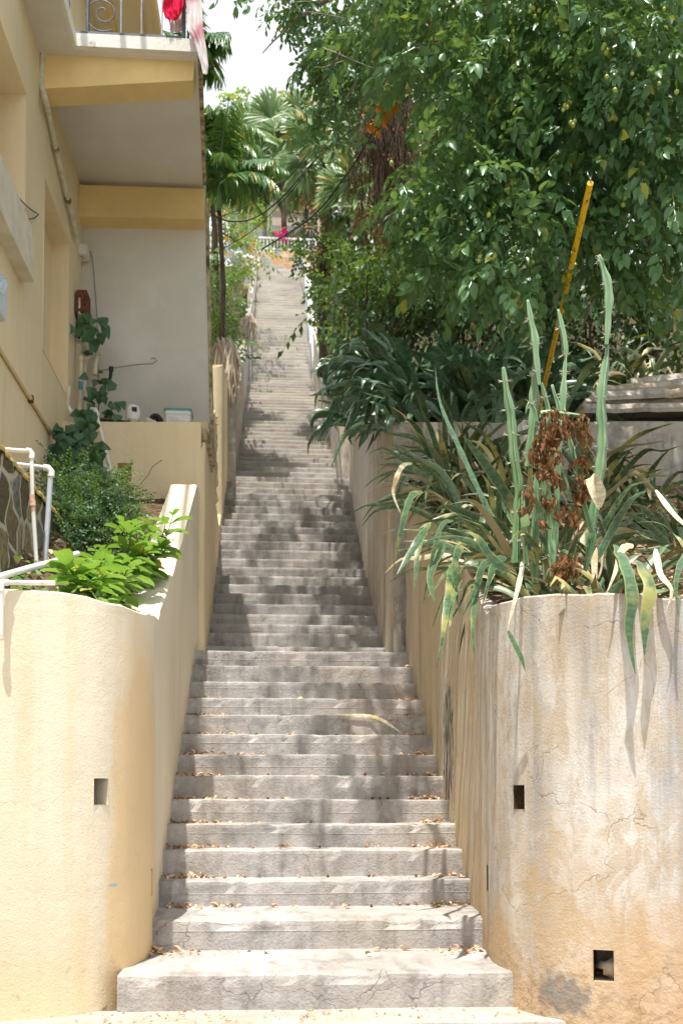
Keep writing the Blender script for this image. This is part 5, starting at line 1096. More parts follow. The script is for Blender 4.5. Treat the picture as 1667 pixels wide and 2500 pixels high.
# ------------------------------------------------------------------ cactus
s = N('cactus_skin', .5, .35); c = s.mix(s.rng(s.noise(5, 4), .35, .65), (.07, .19, .06), (.15, .28, .12))
at_ = s.n('ShaderNodeAttribute'); at_.attribute_name = 'edge'; c = s.mix(s.math('MULTIPLY', at_.outputs['Fac'], .5), c, (.42, .52, .34)); z = s.sep()[2]
c = s.mix(s.math('MULTIPLY', s.rng(z, 2.7, 3.6), .28), c, (.36, .48, .34)); MAT_CACTUS = s.out(c, s.noise(60, 3), .2, .003)
MAT_SPINE = plain('cactus_spines', (.55, .50, .42), .6, .2, .2, 30)
cb = at(1345, 1432, Y=5.45); cactus = thing('cactus', cb, 'tall spiny columnar cactus clump rising from the right bed', 'cactus')
def stem(pts, w, ribs=4, ph=0., seed=0, taper=.6, bot=.9):
    P = catmull([tuple(q) for q in pts], .02); k = len(P); lm = LM(); V = []; E = []; sp = MB(); nn_ = ribs*4; prev = None
    for i, p in enumerate(P):
        d = (P[min(i+1, k-1)]-P[max(i-1, 0)]).normalized()
        if prev is None: x = d.cross(Vector((0, 1, 0))).normalized()
        else: x = (prev-d*prev.dot(d)).normalized()
        prev = x; y = d.cross(x); t = i/(k-1); wid = w*.43*(bot+(1-bot)*min(1, t*2))*min(1, .35+(1-t)*k*.06)
        wav = 1+.13*math.sin(i*.9+seed)+.04*math.sin(i*.21+seed)
        for j in range(nn_):
            a_ = 2*PI*j/nn_+ph; q = (j % 4); r_ = wid*(1.25*wav if q == 0 else .56 if q in (1, 3) else .40)
            V.append(p+(x*math.cos(a_)+y*math.sin(a_))*r_); E.append(1 if q == 0 else 0)
            if q == 0 and (i*.9+seed) % (2*PI) < .9 and i < k-1:
                o_ = V[-1]; dr = (x*math.cos(a_)+y*math.sin(a_))
                for _ in range(4):
                    v_ = (dr+Vector((random.uniform(-.8, .8), random.uniform(-.8, .8), random.uniform(-.6, .8)))).normalized()*random.uniform(.015, .032)
                    sp.tube([o_-dr*.002, o_+v_], [.0016, .0007], 3, False)
                sp.ball(o_, .0035, 5, 3)
    V.append(P[-1]+(P[-1]-P[-2]).normalized()*.004); E.append(1)
    F_ = [(i*nn_+j, i*nn_+(j+1) % nn_, (i+1)*nn_+(j+1) % nn_, (i+1)*nn_+j) for i in range(k-1) for j in range(nn_)]+[((k-1)*nn_+j, (k-1)*nn_+(j+1) % nn_, k*nn_) for j in range(nn_)]
    lm.raw(V, F_, np.array(E, float)); o = lm.build('stem', MAT_CACTUS, cactus)
    sp.build('spines', MAT_SPINE, o)
Yc = 5.5
def cpx(y, *p): return [at(u, v, Y=y) for u, v in p]
stem(cpx(5.42, (1259, 1375), (1262, 1290), (1266, 1200), (1262, 1160), (1254, 1108), (1247, 1020), (1244, 1000), (1235, 950), (1228, 897)), .052, seed=1)
stem(cpx(5.5, (1306, 1425), (1304, 1330), (1307, 1250), (1309, 1155)), .055, ph=.4, seed=2)
stem(cpx(5.6, (1290, 1140), (1297, 1070), (1302, 1010), (1304, 930), (1305, 880)), .058, ph=.2, seed=9)
stem(cpx(5.52, (1315, 940), (1308, 880), (1303, 820), (1294, 780), (1287, 733)), .055, ph=.7, seed=3, bot=.5)
stem(cpx(5.55, (1320, 1060), (1338, 1010), (1330, 970), (1321, 935)), .042, ph=.1, seed=4)
stem(cpx(5.62, (1354, 1346), (1358, 1240), (1362, 1130), (1364, 1080), (1372, 1000), (1377, 910), (1380, 872)), .05, ph=.5, seed=5)
stem(cpx(5.62, (1380, 872), (1376, 830), (1368, 790), (1361, 756)), .05, ph=.9, seed=6, bot=.5)
stem(cpx(5.45, (1366, 1008), (1360, 980), (1352, 960), (1347, 940)), .046, ph=.3, seed=7)
stem(cpx(5.7, (1437, 1379), (1444, 1290), (1452, 1220), (1462, 1160), (1468, 1110), (1470, 1060), (1466, 990), (1471, 930), (1480, 870), (1480, 842)), .062, ph=.2, seed=8)
stem(cpx(5.68, (1479, 842), (1483, 780), (1484, 715), (1474, 665), (1460, 624)), .066, ph=.6, seed=10, bot=.5)
stem(cpx(5.52, (1444, 1300), (1420, 1214), (1404, 1135), (1381, 1045), (1372, 1020)), .042, ph=.3, seed=11)
stem(cpx(5.38, (1348, 1430), (1344, 1340), (1340, 1250), (1337, 1180)), .055, ph=.8, seed=12)
stem(cpx(5.36, (1283, 1378), (1278, 1280), (1275, 1200)), .04, ph=.5, seed=13)
stem(cpx(5.4, (1320, 1012), (1345, 1008), (1380, 1012), (1427, 1015)), .036, ph=.1, seed=14)
stem(cpx(5.35, (1352, 1414), (1364, 1395), (1379, 1376)), .038, ph=.2, seed=15)
stem(cpx(5.5, (1310, 1030), (1304, 1000), (1290, 985), (1283, 1010)), .03, ph=.2, seed=16)
stem(cpx(5.75, (1330, 1420), (1328, 1250), (1326, 1100), (1330, 1010)), .05, ph=.7, seed=17)
stem(cpx(5.3, (1397, 1425), (1398, 1395)), .03, ph=.1, seed=18)
stem(cpx(5.6, (1448, 1300), (1430, 1380), (1425, 1405)), .045, ph=.4, seed=19)
lm = LM(); random.seed(8)
pblobs(lm, [(1350, 1030, 5.36, .09), (1360, 1060, 5.36, .07), (1335, 1060, 5.36, .06), (1400, 1035, 5.4, .08), (1425, 1060, 5.42, .05), (1420, 1120, 5.45, .06), (1422, 1170, 5.45, .06), (1320, 1090, 5.36, .06), (1345, 1120, 5.36, .07), (1310, 1110, 5.36, .04), (1350, 1170, 5.36, .05), (1340, 1220, 5.36, .05), (1290, 1200, 5.34, .04), (1285, 1240, 5.34, .04), (1355, 1250, 5.36, .05), (1400, 1260, 5.4, .05), (1380, 1380, 5.3, .08), (1325, 1270, 5.34, .03), (1360, 1390, 5.3, .06), (1420, 1210, 5.46, .05), (1328, 1150, 5.34, .05)], (leaf_t(.5, .5, .6)[0]*.045, LEAF[1]), 9000, down=1.2, shell=.1, out=.3)
tag(lm.build('dead_creeper', LDRY), 'rusty brown shrivelled dead leaves caught on the cactus stems', 'dead leaves')
lm = LM(); strap(lm, px((1270, 1275, 5.32), (1280, 1270, 5.3), (1292, 1282, 5.3)), .09, .1); tag(lm.build('yellow_leaf', LFAN), 'round yellow-green leaf at the left cactus stem', 'leaf')
# litter of the right bed
lm = LM(); random.seed(4); nL = 2600
X_ = rng.uniform(1.45, 4.4, nL); Y_ = 5.0+rng.random(nL)**1.5*4.2
Y_ = np.maximum(Y_, np.array([rim_y(x)+.08 for x in X_])); Pz = np.array([[x, y, rbed(x, y)+.03+.03*rng.random()] for x, y in zip(X_, Y_)])
dd = rng.normal(size=(nL, 3)); dd[:, 2] *= .45; uu = rng.normal(size=(nL, 3))*.6+np.array([0, 0, 1.])
tp = leaf_t(.45, .3, .35); lm.inst(tp[0], tp[1], frames(dd, uu)*(.05+.07*rng.random(nL))[:, None, None], Pz)
tag(lm.build('leaf_litter', leafmat('bed_litter', (.16, .085, .045), (.45, .34, .22), None, 0, .8, .05, .2), None, (0, 0, 0)), 'dry brown leaf litter covering the soil of the right bed', 'leaf litter', kind='stuff')
# ------------------------------------------------------------------ plants of the left bed
BL = leafmat('broad_fleshy_leaf', (.12, .27, .04), (.20, .40, .07), (.62, .55, .05), .04, .33, .4, .5)
BTPL = leaf_t(.5, .3, .25, (0, .1, .3, .55, .8, .94, 1), lambda t: {.1: .35, .3: .8, .55: 1, .8: .92, .94: .55}.get(t, .5))
def leafy(name, base, h, n, ll, mat, label, cat, seed, lean=(0, 0), tpl=BTPL, grp=None, stemmat=None):
    random.seed(seed); base = Vector(base); t = thing(name, base, label, cat, grp); lm = LM(); m = MB(); dirs = []; ups = []; P = []; S = []
    for q in range(n):
        top = base+Vector((lean[0]+random.uniform(-.16, .16), lean[1]+random.uniform(-.14, .14), h*random.uniform(.7, 1.1))); mid = base.lerp(top, .5)+Vector((random.uniform(-.04, .04), random.uniform(-.04, .04), 0))
        pts = catmull([tuple(base), tuple(mid), tuple(top)], .04); m.tube(pts, [.006-.003*i/(len(pts)-1) for i in range(len(pts))], 6)
        a0 = random.random()*PI; lv = 6
        for i in range(lv):
            f_ = .35+.65*i/(lv-1); p = pts[min(len(pts)-1, int(f_*(len(pts)-1)))]
            for k in (0, 1):
                az = a0+i*PI/2+k*PI+random.uniform(-.3, .3); el = .1+.75*(f_-.35)+random.uniform(-.25, .25)
                dirs.append((math.cos(az)*math.cos(el), math.sin(az)*math.cos(el), math.sin(el))); ups.append((random.uniform(-.2, .2), random.uniform(-.2, .2), 1)); P.append(tuple(p)); S.append(ll*random.uniform(.7, 1.15)*(1 if i < lv-1 else .6))
    M = frames(np.array(dirs), np.array(ups))*np.array(S)[:, None, None]; lm.inst(tpl[0], tpl[1], M, np.array(P))
    m.build('stems', stemmat or MAT_DBARK, t); lm.build('foliage', mat, t, smooth=True); return t
def bedpt(u, v, Y): p = at(u, v, Y=Y); p.x = min(p.x, -1.04); return (p.x, Y, lbed(p.x, Y))
GB = 'broad-leaved plants in the left bed'
for i, (u, y, h, n, lb, ln) in enumerate([
    (265, 5.65, .28, 4, 'broad-leaved green plant nearest the planter rim, left bed', (0, 0)),
    (225, 6.0, .34, 4, 'broad-leaved green plant by the lying pipe, leftmost of its kind', (-.05, 0)),
    (392, 7.5, .52, 5, 'broad-leaved plant with yellow leaves nearest the sloping wall top', (.12, -.12)),
    (345, 6.7, .38, 4, 'broad-leaved green plant in the middle of the left bed patch', (0, 0)),
    (300, 6.2, .36, 4, 'broad-leaved plant directly behind the one at the rim', (0, 0)),
    (255, 6.7, .36, 4, 'broad-leaved green plant standing before the dark feathery bush', (0, 0)),
    (325, 7.1, .5, 4, 'broad-leaved plant farthest back, before the cross wall', (0, 0)),
    (360, 7.4, .42, 4, 'broad-leaved plant behind the one with yellow leaves', (.08, -.05))]):
    leafy('broad_leaf_plant', bedpt(u, 1400, y), h, n, .18, BL, lb, 'plant', 40+i, ln, grp=GB)
FEA = leafmat('feathery_leaf', (.02, .07, .03), (.045, .12, .05), None, 0, .5, .25)
FE2 = leafmat('feathery_leaf_sunlit', (.07, .17, .06), (.12, .24, .09), None, 0, .5, .3)  # lighter copy of the feathery leaf, sunlight painted into its green
def bush(name, mat, lst, tpl, dens, label, cat='shrub', stem=True, group=None, **k):
    b = at(lst[0][0], lst[0][1], Y=lst[0][2]); b.z -= lst[0][3]; b = grounded(b); t = thing(name, b, label, cat, group); lm = LM(); pblobs(lm, lst, tpl, dens, **k); lm.build('foliage', mat, t)
    m = MB()
    for q in lst: c_ = at(q[0], q[1], Y=q[2]); m.tube([b+Vector((random.uniform(-.1, .1), 0, -.1)), b.lerp(c_, .6), c_], [.02, .012, .005], 5)
    m.build('stems', MAT_DBARK, t); return t
TF = twig_t((LEAF3[0]*1., LEAF3[1]), 12, .16, .03, seed=12, stem=False)
bush('feathery_bush', FEA, [(190, 1290, 7.9, .26), (165, 1220, 8.0, .3), (215, 1210, 8.0, .26), (130, 1180, 8.1, .14), (150, 1270, 7.8, .26), (245, 1250, 8.0, .26), (270, 1210, 8.1, .15), (185, 1350, 7.6, .26), (160, 1340, 7.6, .2), (240, 1300, 7.8, .25)], TF, 2300, 'dark feathery small-leaved bush between the rubble wall and the cross wall')
bush('feathery_bush', FE2, [(262, 1180, 8.2, .13), (285, 1205, 8.1, .12), (300, 1225, 8.1, .12), (240, 1185, 8.2, .10), (318, 1245, 8.0, .08)], TF, 2600, 'lighter sunlit sprigs of small leaves at the right of the feathery bush')
HEART = leaf_t(.85, .22, .12, (0, .08, .25, .5, .78, 1), lambda t: (1-t)**.75*1.25 if t > .15 else .9)
IV = leafmat('vine_leaf', (.025, .085, .035), (.05, .14, .06), None, 0, .38, .2)
def vinel(lst, n, ll, name, mat, label, tpl=HEART, face=(0.3, -1, .1), stems=(), cat='vine'):
    b = at(*stems[0][0][:2], Y=stems[0][0][2]) if stems else at(*lst[0][:2], Y=lst[0][2]); t = thing(name, b, label, cat); lm = LM()
    for (u, v, y, r) in lst:
        c_ = np.array(at(u, v, Y=y)); k = max(3, int(n*r)); P = c_+rng.normal(size=(k, 3))*np.array((r, .05, r))*.55
        d = rng.normal(size=(k, 3))*.45; d[:, 2] -= .9; up = rng.normal(size=(k, 3))*.35+np.array(face)
        lm.inst(tpl[0], tpl[1], frames(d, up)*(ll*(.6+.6*rng.random(k)))[:, None, None], P)
    lm.build('foliage', mat, t, smooth=True)
    if stems:
        m = MB()
        for s_ in stems: m.tube(catmull([tuple(at(u, v, Y=y)) for u, v, y in s_], .1), .006, 5)
        m.build('stems', MAT_DBARK, t)
    return t
vinel([(185, 1070, 9.75, .12), (160, 1090, 9.7, .14), (150, 1060, 9.7, .06), (205, 1100, 9.8, .15), (180, 1130, 9.6, .18), (165, 1170, 9.5, .16), (215, 1150, 9.7, .14), (195, 1190, 9.5, .15), (215, 1040, 9.85, .09), (212, 1010, 9.95, .08), (225, 1110, 9.8, .08), (205, 1075, 9.8, .1), (232, 1095, 9.85, .06)], 190, .12, 'climbing_vine', IV, 'dark green heart-leaved vine climbing the slanting pipe in the house corner', stems=[[(190, 1250, 9.5), (180, 1150, 9.6), (200, 1060, 9.85), (215, 1000, 10.0)]])
vinel([(205, 780, 10.75, .09), (215, 800, 10.75, .1), (238, 775, 10.7, .06), (225, 825, 10.75, .09), (232, 835, 10.75, .07), (203, 812, 10.75, .08), (250, 783, 10.7, .04)], 50, .125, 'pothos', IV, 'dark pothos leaves hanging below the rusty junction box', stems=[[(203, 760, 10.85), (215, 800, 10.8), (230, 830, 10.8)]], cat='plant')
vinel([(250, 965, 10.6, .16), (275, 985, 10.55, .14), (230, 950, 10.7, .14), (290, 1000, 10.45, .08), (262, 940, 10.7, .12), (225, 985, 10.6, .1)], 48, .115, 'potted_vine', IV, 'dark leafy plant growing in the trough at the left of the ledge', stems=[[(240, 1010, 10.6), (245, 970, 10.65), (260, 930, 10.7)]], cat='plant')
HERB = leafmat('herb_leaf', (.10, .22, .08), (.20, .34, .13), (.45, .38, .1), .06, .5, .4)
lm = LM(); random.seed(17); pts = []
for (u, v, y, n_, r) in [(60, 1400, 5.7, 40, .1), (90, 1380, 5.9, 60, .1), (30, 1372, 6.0, 30, .06), (160, 1420, 5.4, 90, .16), (220, 1430, 5.45, 120, .16), (270, 1440, 5.5, 120, .14), (320, 1440, 5.6, 90, .1), (130, 1380, 5.8, 60, .12), (335, 1445, 5.75, 30, .05), (110, 1405, 5.5, 50, .1), (40, 1345, 6.2, 20, .05)]:
    p = bedpt(u, v, y)
    for _ in range(n_): pts.append((p[0]+random.gauss(0, r), p[1]+abs(random.gauss(0, r)), p[2]+.02+abs(random.gauss(0, .045))))
P = np.array([q for q in pts if q[0] < (-.98 if q[1] > 5.55 else -.9)]); d = rng.normal(size=(len(P), 3)); d[:, 2] = .2*rng.normal(size=len(P)); u_ = rng.normal(size=(len(P), 3))*.4+np.array([0, -.3, 1])
tp = leaf_t(.8, .15, .15, (0, .15, .5, .85, 1)); lm.inst(tp[0], tp[1], frames(d, u_)*(.035+.05*rng.random(len(P)))[:, None, None], P)
tag(lm.build('ground_cover', HERB), 'low creeping green weeds along the rim of the left planter', 'weeds', kind='stuff')
lm = LM(); nL = 900
X_ = rng.uniform(-1.9, -1.0, nL); Y_ = 5.3+rng.random(nL)**1.6*3.5; Y_ = np.maximum(Y_, np.interp(X_, [-2.2, -1.37, -1.08, -.92], [5.05, 5.25, 5.35, 5.5]))
P = np.array([[x, y, lbed(x, y)+.02+.02*rng.random()] for x, y in zip(X_, Y_)]); d = rng.normal(size=(nL, 3)); d[:, 2] *= .4
lm.inst(tp[0], tp[1], frames(d, rng.normal(size=(nL, 3))*.5+np.array([0, 0, 1.]))*(.02+.035*rng.random(nL))[:, None, None], P)
tag(lm.build('planter_litter', leafmat('planter_litter', (.30, .17, .09), (.55, .42, .30), None, 0, .8, .05)), 'dry leaf crumbs on the soil of the left planter', 'leaf litter', kind='stuff')

# ------------------------------------------------------------------ litter on the steps
lm = LM(); lg = LM(); random.seed(31); P = []; d = []; u_ = []; S_ = []
def surf(x, y):
    for i in range(len(STEP)-1, -1, -1):
        if y >= STEP[i][1]: return STEP[i][2]+.004
    return 0
for i in range(1, 60):
    k, y, z = STEP[i]; yb = STEP[i+1][1]; xa = {0: -.95, 1: -.78, 2: -.72}.get(k, -.78 if k < 15 else -.72 if k < 37 else -.66); xb = 1.25 if k < 2 else 1.3 if k < 3 else 1.34 if k < 15 else 1.2 if k < 37 else 1.08
    nn_ = 90 if k < 12 else 36 if k < 37 else 60
    for _ in range(nn_):
        r_ = random.random()
        if r_ < .5: x = xa+abs(random.gauss(0, .19)); 
        elif r_ < .8: x = xb-abs(random.gauss(0, .13))
        else: x = random.uniform(xa, xb)
        if k > 36 and random.random() < .6: x = random.uniform(xa, xb)
        yy = yb-.015-abs(random.gauss(0, .05 if k > 1 else .1)); 
        if yy < y+.01: continue
        P.append((x, yy, z+.008+random.random()*.012)); s_ = random.uniform(.016, .062) if k < 20 else random.uniform(.03, .07); S_.append(s_)
for _ in range(160): P.append((random.uniform(-1, 1.9), random.uniform(5.05, 5.32), .008)); S_.append(random.uniform(.008, .03))
P = np.array(P); n_ = len(P); d = rng.normal(size=(n_, 3)); d[:, 2] *= .3; u_ = rng.normal(size=(n_, 3))*.4+np.array([0, 0, 1.]); tp2 = leaf_t(.55, .35, .4)
lm.inst(tp2[0], tp2[1], frames(d, u_)*np.array(S_)[:, None, None], P)
tag(lm.build('fallen_leaves', leafmat('fallen_leaf', (.38, .15, .06), (.66, .48, .32), (.35, .32, .06), .06, .8, .05, .2)), 'small dry brown leaves gathered in the corners of the steps', 'fallen leaves', kind='stuff')
m = MB()
for (u, v, k) in [(905, 2225, 2), (1015, 2128, 3), (908, 1945, 6), (654, 1945, 6), (945, 1946, 6), (926, 1945, 6), (890, 1891, 7), (655, 1891, 7), (800, 2145, 3), (780, 2070, 4), (900, 2145, 3)]:
    yb = STEP[k+1][1]-.05; x = at(u, v, Y=yb).x; m.ball((x, yb-random.random()*.04, STEP[k][2]+.011), .011, 7, 5)
tag(m.build('fallen_nuts', MAT_RUST), 'small round brown nuts scattered on the lower steps', 'nuts', kind='stuff')
z9 = STEP[9][2]+.01
lm = LM(); strap(lm, [at(820, 1744, Y=STEP[10][1]-.012), at(860, 1746, Y=STEP[10][1]-.02), at(920, 1752, Y=STEP[10][1]-.04), Vector((at(980, 1785, Y=STEP[9][1]+.08).x, STEP[9][1]+.07, z9+.01))], .03, .2)
tag(lm.build('dry_strap_leaf', SNAKEDRY), 'long dry tan strap leaf lying across the ninth and tenth steps', 'dead leaf')

# ------------------------------------------------------------------ curbs and handrails of the top flight
def zr(Y): return zstair(Y)
cb_ = thing('stepped_kerb', (-.7, 30, zr(30)), 'stepped pale concrete kerb left of the uppermost steps', 'kerb')
for i in range(8):
    ya = 26.6+i*.98; yb = ya+.98; 
    part('block', MAT_FASCIA if i % 2 else MAT_GREYWALL, lambda m: m.box((-.83+.012*i, ya, zr(ya)-.3), (-.68+.012*i, yb-.004, zr(yb)+.16+.02*(i % 3))), cb_)
part('post', MAT_FASCIA, lambda m: m.box((-.76, 34.0, ZT-.2), (-.55, 34.25, ZT+.55)), cb_)
def slope(m, x0, x1, ya, yb, h): m.hexa([(x0, ya, zr(ya)-.5), (x1, ya, zr(ya)-.5), (x1, yb, zr(yb)-.5), (x0, yb, zr(yb)-.5), (x0, ya, zr(ya)+h), (x1, ya, zr(ya)+h), (x1, yb, zr(yb)+h), (x0, yb, zr(yb)+h)])
m = MB(); slope(m, 1.0, 1.22, 25.62, 29.0, .35); slope(m, .98, 1.2, 29.0, 34.3, .55); tag(m.build('sloping_kerb', MAT_FASCIA), 'sunlit white sloping kerb right of the uppermost steps', 'kerb')
hr = thing('handrail', (.9, 30, zr(30)), 'wavy galvanised handrail on the right of the uppermost steps', 'handrail')
part('rail', MAT_GALV, lambda m: m.tube([(.93+.015*math.sin(i*1.1), 25.75+i*.6, zr(25.75+i*.6)+.85+.03*math.sin(i*1.7)) for i in range(14)], .03, 8), hr)
for y in (25.75, 28.1, 30.5, 32.9): part('post', MAT_GALV, lambda m: m.tube([(.93, y, zr(y)-.1), (.93, y, zr(y)+.86)], .026, 8), hr)
hr = thing('handrail', (-.66, 25.7, zr(25.7)), 'thin grey handrail on the left where the uppermost steps begin', 'handrail')
part('post', MAT_GALV, lambda m: m.tube([(-.64, 25.6, zr(25.6)-.1), (-.66, 25.6, zr(25.6)+.95)], .03, 8), hr)
part('rail', MAT_GALV, lambda m: m.tube([(-.66, 25.6, zr(25.6)+.95), (-.69, 27, zr(27)+.9), (-.66, 30, zr(30)+.9)], .026, 8), hr)
# ------------------------------------------------------------------ the top: rubble wall, fence, house
YW = 34.55
def farwall(name, u0, u1, v1, Y, zb, mat, label, cat='wall', th=.4):
    a = at(u0, v1, Y=Y); b = at(u1, v1, Y=Y); P_ = catmull([(a.x, Y, 0), (b.x, Y, 0)], .5); m = wall_path(P_, [(0, a.z), (b.x-a.x, b.z)], zb, th, 1, dz=.3, toprough=.04, seed=Y); return tag(m.build(name, mat, None, ((a.x+b.x)/2, Y, zb)), label, cat)
farwall('stone_wall', 560, 1000, 614, YW, ZT-.3, MAT_FARRUBBLE, 'orange and grey rubble stone wall at the head of the staircase')
MAT_FWHITE = plain('far_white_paint', (.72, .74, .74), .6, .3, .05, 4); MAT_FPINK = plain('far_pink_paint', (.62, .50, .44), .8, .2, .08, 1); MAT_FDARK = plain('far_shade', (.05, .045, .04), .8, .2, .2, 2); MAT_FGREEN = plain('far_grey_green', (.40, .44, .38), .8, .2, .08, 1)
fc = thing('balustrade', at(690, 612, Y=35.2), 'white railing with upright bars above the stone wall at the top', 'railing')
a = at(622, 612, Y=35.2); b = at(905, 612, Y=35.2); zt_ = at(690, 583, Y=35.2).z
part('rail', MAT_FWHITE, lambda m: m.box((a.x, 35.16, zt_-.03), (b.x, 35.24, zt_+.03)), fc); part('rail', MAT_FWHITE, lambda m: m.box((a.x, 35.17, a.z+.05), (b.x, 35.23, a.z+.11)), fc)
x = a.x+.05
while x < b.x: part('bar', MAT_FWHITE, lambda m: m.box((x, 35.18, a.z-.08), (x+.045, 35.22, zt_-.028)), fc); x += .125
fh = thing('hill_house', at(700, 560, Y=40), 'pale pink house with white columns and a porch roof at the top of the hill', 'house')
def fbx(name, mat, u0, v0, u1, v1, Y, dy, par=fh): p = at(u0, v1, Y=Y); q = at(u1, v0, Y=Y); part(name, mat, lambda m: m.box((p.x, Y, p.z), (q.x, Y+dy, q.z)), par)
fbx('wall', MAT_FPINK, 600, 330, 800, 640, 41, 4); fbx('wall', MAT_FGREEN, 560, 430, 645, 640, 40.4, .5); fbx('column', MAT_FWHITE, 652, 440, 664, 610, 39.6, .2); fbx('column', MAT_FWHITE, 640, 445, 645, 610, 39.8, .15)
fbx('porch_roof', MAT_FWHITE, 662, 554, 770, 564, 38.2, 2.6); fbx('porch_shade', MAT_FDARK, 668, 566, 768, 600, 40.9, .08); fbx('roof', MAT_FPINK, 590, 312, 815, 330, 40.2, 5.2); fbx('window', MAT_FDARK, 690, 470, 735, 520, 40.95, .1)
fh2 = thing('white_house', at(880, 600, Y=36.5), 'white walled house glimpsed right of the vine-covered trees at the top', 'house'); fbx('wall', MAT_FWHITE, 790, 430, 1010, 660, 37.5, 3, fh2); fbx('pillar', MAT_FPINK, 935, 505, 962, 640, 33, .3, fh2)

# ------------------------------------------------------------------ palms
def frond(lm, base, az, L, el0, droop, nl=34, ll=.55, sag=.5, w=1.):
    h = Vector((math.cos(az), math.sin(az), 0)); p = Vector(base); pts = [p.copy()]; n_ = 14
    for i in range(n_):
        t = (i+1)/n_; e = el0-droop*t**1.3; p = p+(h*math.cos(e)+Vector((0, 0, 1))*math.sin(e))*(L/n_); pts.append(p.copy())
    side = Vector((-h.y, h.x, 0)); V = []
    for i, q in enumerate(pts): r_ = .022*(1-i/n_)+.006; V += [q-side*r_, q+side*r_, q+Vector((0, 0, -r_*1.2))]
    lm.raw(V, [f_ for i in range(n_) for f_ in ((i*3, i*3+1, i*3+4, i*3+3), (i*3+1, i*3+2, i*3+5, i*3+4), (i*3+2, i*3, i*3+3, i*3+5))])
    ds, us, P_, S2 = [], [], [], []
    for k in range(nl):
        t = .12+.88*k/(nl-1); f_ = t*n_; i = min(n_-1, int(f_)); q = pts[i].lerp(pts[i+1], f_-i); dd_ = (pts[i+1]-pts[i]).normalized()
        for sg in (-1, 1):
            v_ = (side*sg*1.0+dd_*.55+Vector((0, 0, -sag*(.5+t)+random.gauss(0, .12)))).normalized(); ds.append(v_); us.append(Vector((random.gauss(0, .2), random.gauss(0, .2), 1))); P_.append(q); S2.append(ll*(math.sin(PI*min(1, .15+t*.8))**.6)*random.uniform(.85, 1.1))
    M = frames(np.array([list(q) for q in ds]), np.array([list(q) for q in us]))*np.array(S2)[:, None, None]; tv = PL[0]*np.array([1, w, 1]); lm.inst(tv, PL[1], M, np.array([list(q) for q in P_]))
PL = leaf_t(.085, .35, .4, (0, .3, .65, 1), lambda t: 1)
def palm(crown, foot, L, n_, label, seed, r=.09, nl=34, ll=.5, sag=.5, mat=LPALM, gt=True, els=(.2, 1.3), dr=(1.0, 2.0), w=1.):
    random.seed(seed); c_ = at(*crown[:2], Y=crown[2]); f_ = grounded(at(*foot[:2], Y=foot[2])); t = thing('palm_tree', f_, label, 'palm tree')
    m = MB(); limb(m, [f_, f_.lerp(c_, .5)+Vector((.05, 0, 0)), c_-Vector((0, 0, .5))], r*1.3, r, 10); m.build('trunk', MAT_DBARK, t)
    m = MB(); limb(m, [c_-Vector((0, 0, .55)), c_-Vector((0, 0, .2)), c_], r*1.15, r*.5, 10); m.build('crownshaft', MAT_GTRUNK, t)
    lm = LM()
    for i in range(n_): frond(lm, c_, i*2.4+random.uniform(-.2, .2), L*random.uniform(.8, 1.1), random.uniform(*els), random.uniform(*dr), nl, ll, sag, w)
    lm.build('crown', mat, t); return t, lm
palm((535, 440, 17.0), (541, 700, 17.6), 1.35, 13, 'feathery green palm close behind the balcony edge, crown at cable height', 3, .04, 44, .42, .6, els=(.3, 1.4), dr=(.6, 1.7), w=1.1)
palm((512, 350, 20), (533, 720, 20.5), 1.35, 14, 'taller palm behind the first one, its crown just below the open sky', 5, .05, 44, .45, .7, els=(.2, 1.4), w=1.1)
palm((458, 130, 16.5), (480, 760, 17.0), 1.0, 12, 'dark palm crown highest at the left, beside the pale cloth', 7, .05, 40, .45, .7, els=(.2, 1.4), w=1.1)
# long arching frond over the gap
random.seed(2); lm = LM(); b0 = at(536, 450, Y=16.2); frond(lm, b0, -.05, 1.28, .75, 2.0, 46, .42, .9, 1.2); frond(lm, b0, .3, 1.1, 1.0, 2.2, 40, .42, .8, 1.2)
tag(lm.build('palm_frond', LPALM), 'long arching palm frond drooping over the gap beside the black cables', 'palm frond')
def fan(lm, base, tip, R, nseg=22, spread=2.3):
    base = Vector(base); tip = Vector(tip); d_ = (tip-base).normalized(); lm.raw([base-Vector((.01, 0, 0)), base+Vector((.01, 0, 0)), tip+Vector((.008, 0, 0)), tip-Vector((.008, 0, 0))], [(0, 1, 2, 3)])
    side = d_.cross(Vector((0, -1, .3))); side = side.normalized() if side.length > .1 else Vector((1, 0, 0)); ds, us = [], []
    for i in range(nseg): a_ = spread*(i/(nseg-1)-.5)*1.2; v_ = d_*math.cos(a_)+side*math.sin(a_); v_.z -= .18; ds.append(list(v_)); us.append((random.gauss(0, .15), -1+random.gauss(0, .15), .35))
    M = frames(np.array(ds), np.array(us))*(R*(.85+.2*rng.random(nseg)))[:, None, None]; tv = leaf_t(.13, .3, .3, (0, .4, .8, 1), lambda t: 1); lm.inst(tv[0], tv[1], M, np.array([list(tip)]*nseg))
def fanpalm(crown, foot, R, n_, label, seed, mat=LFAN, r=.1, pet=.6, up=.2):
    random.seed(seed); c_ = at(*crown[:2], Y=crown[2]); f_ = grounded(at(*foot[:2], Y=foot[2])); t = thing('fan_palm', f_, label, 'palm tree'); m = MB(); limb(m, [f_, f_.lerp(c_, .5), c_], r*1.2, r, 10); m.build('trunk', MAT_DBARK, t); lm = LM()
    for i in range(n_):
        az = i*2.4; el = random.uniform(-.7, 1.3); v_ = Vector((math.cos(az)*math.cos(el), math.sin(az)*math.cos(el), math.sin(el)+up)); fan(lm, c_, c_+v_*pet*random.uniform(.7, 1.2), R*random.uniform(.8, 1.15))
    lm.build('crown', mat, t); return t
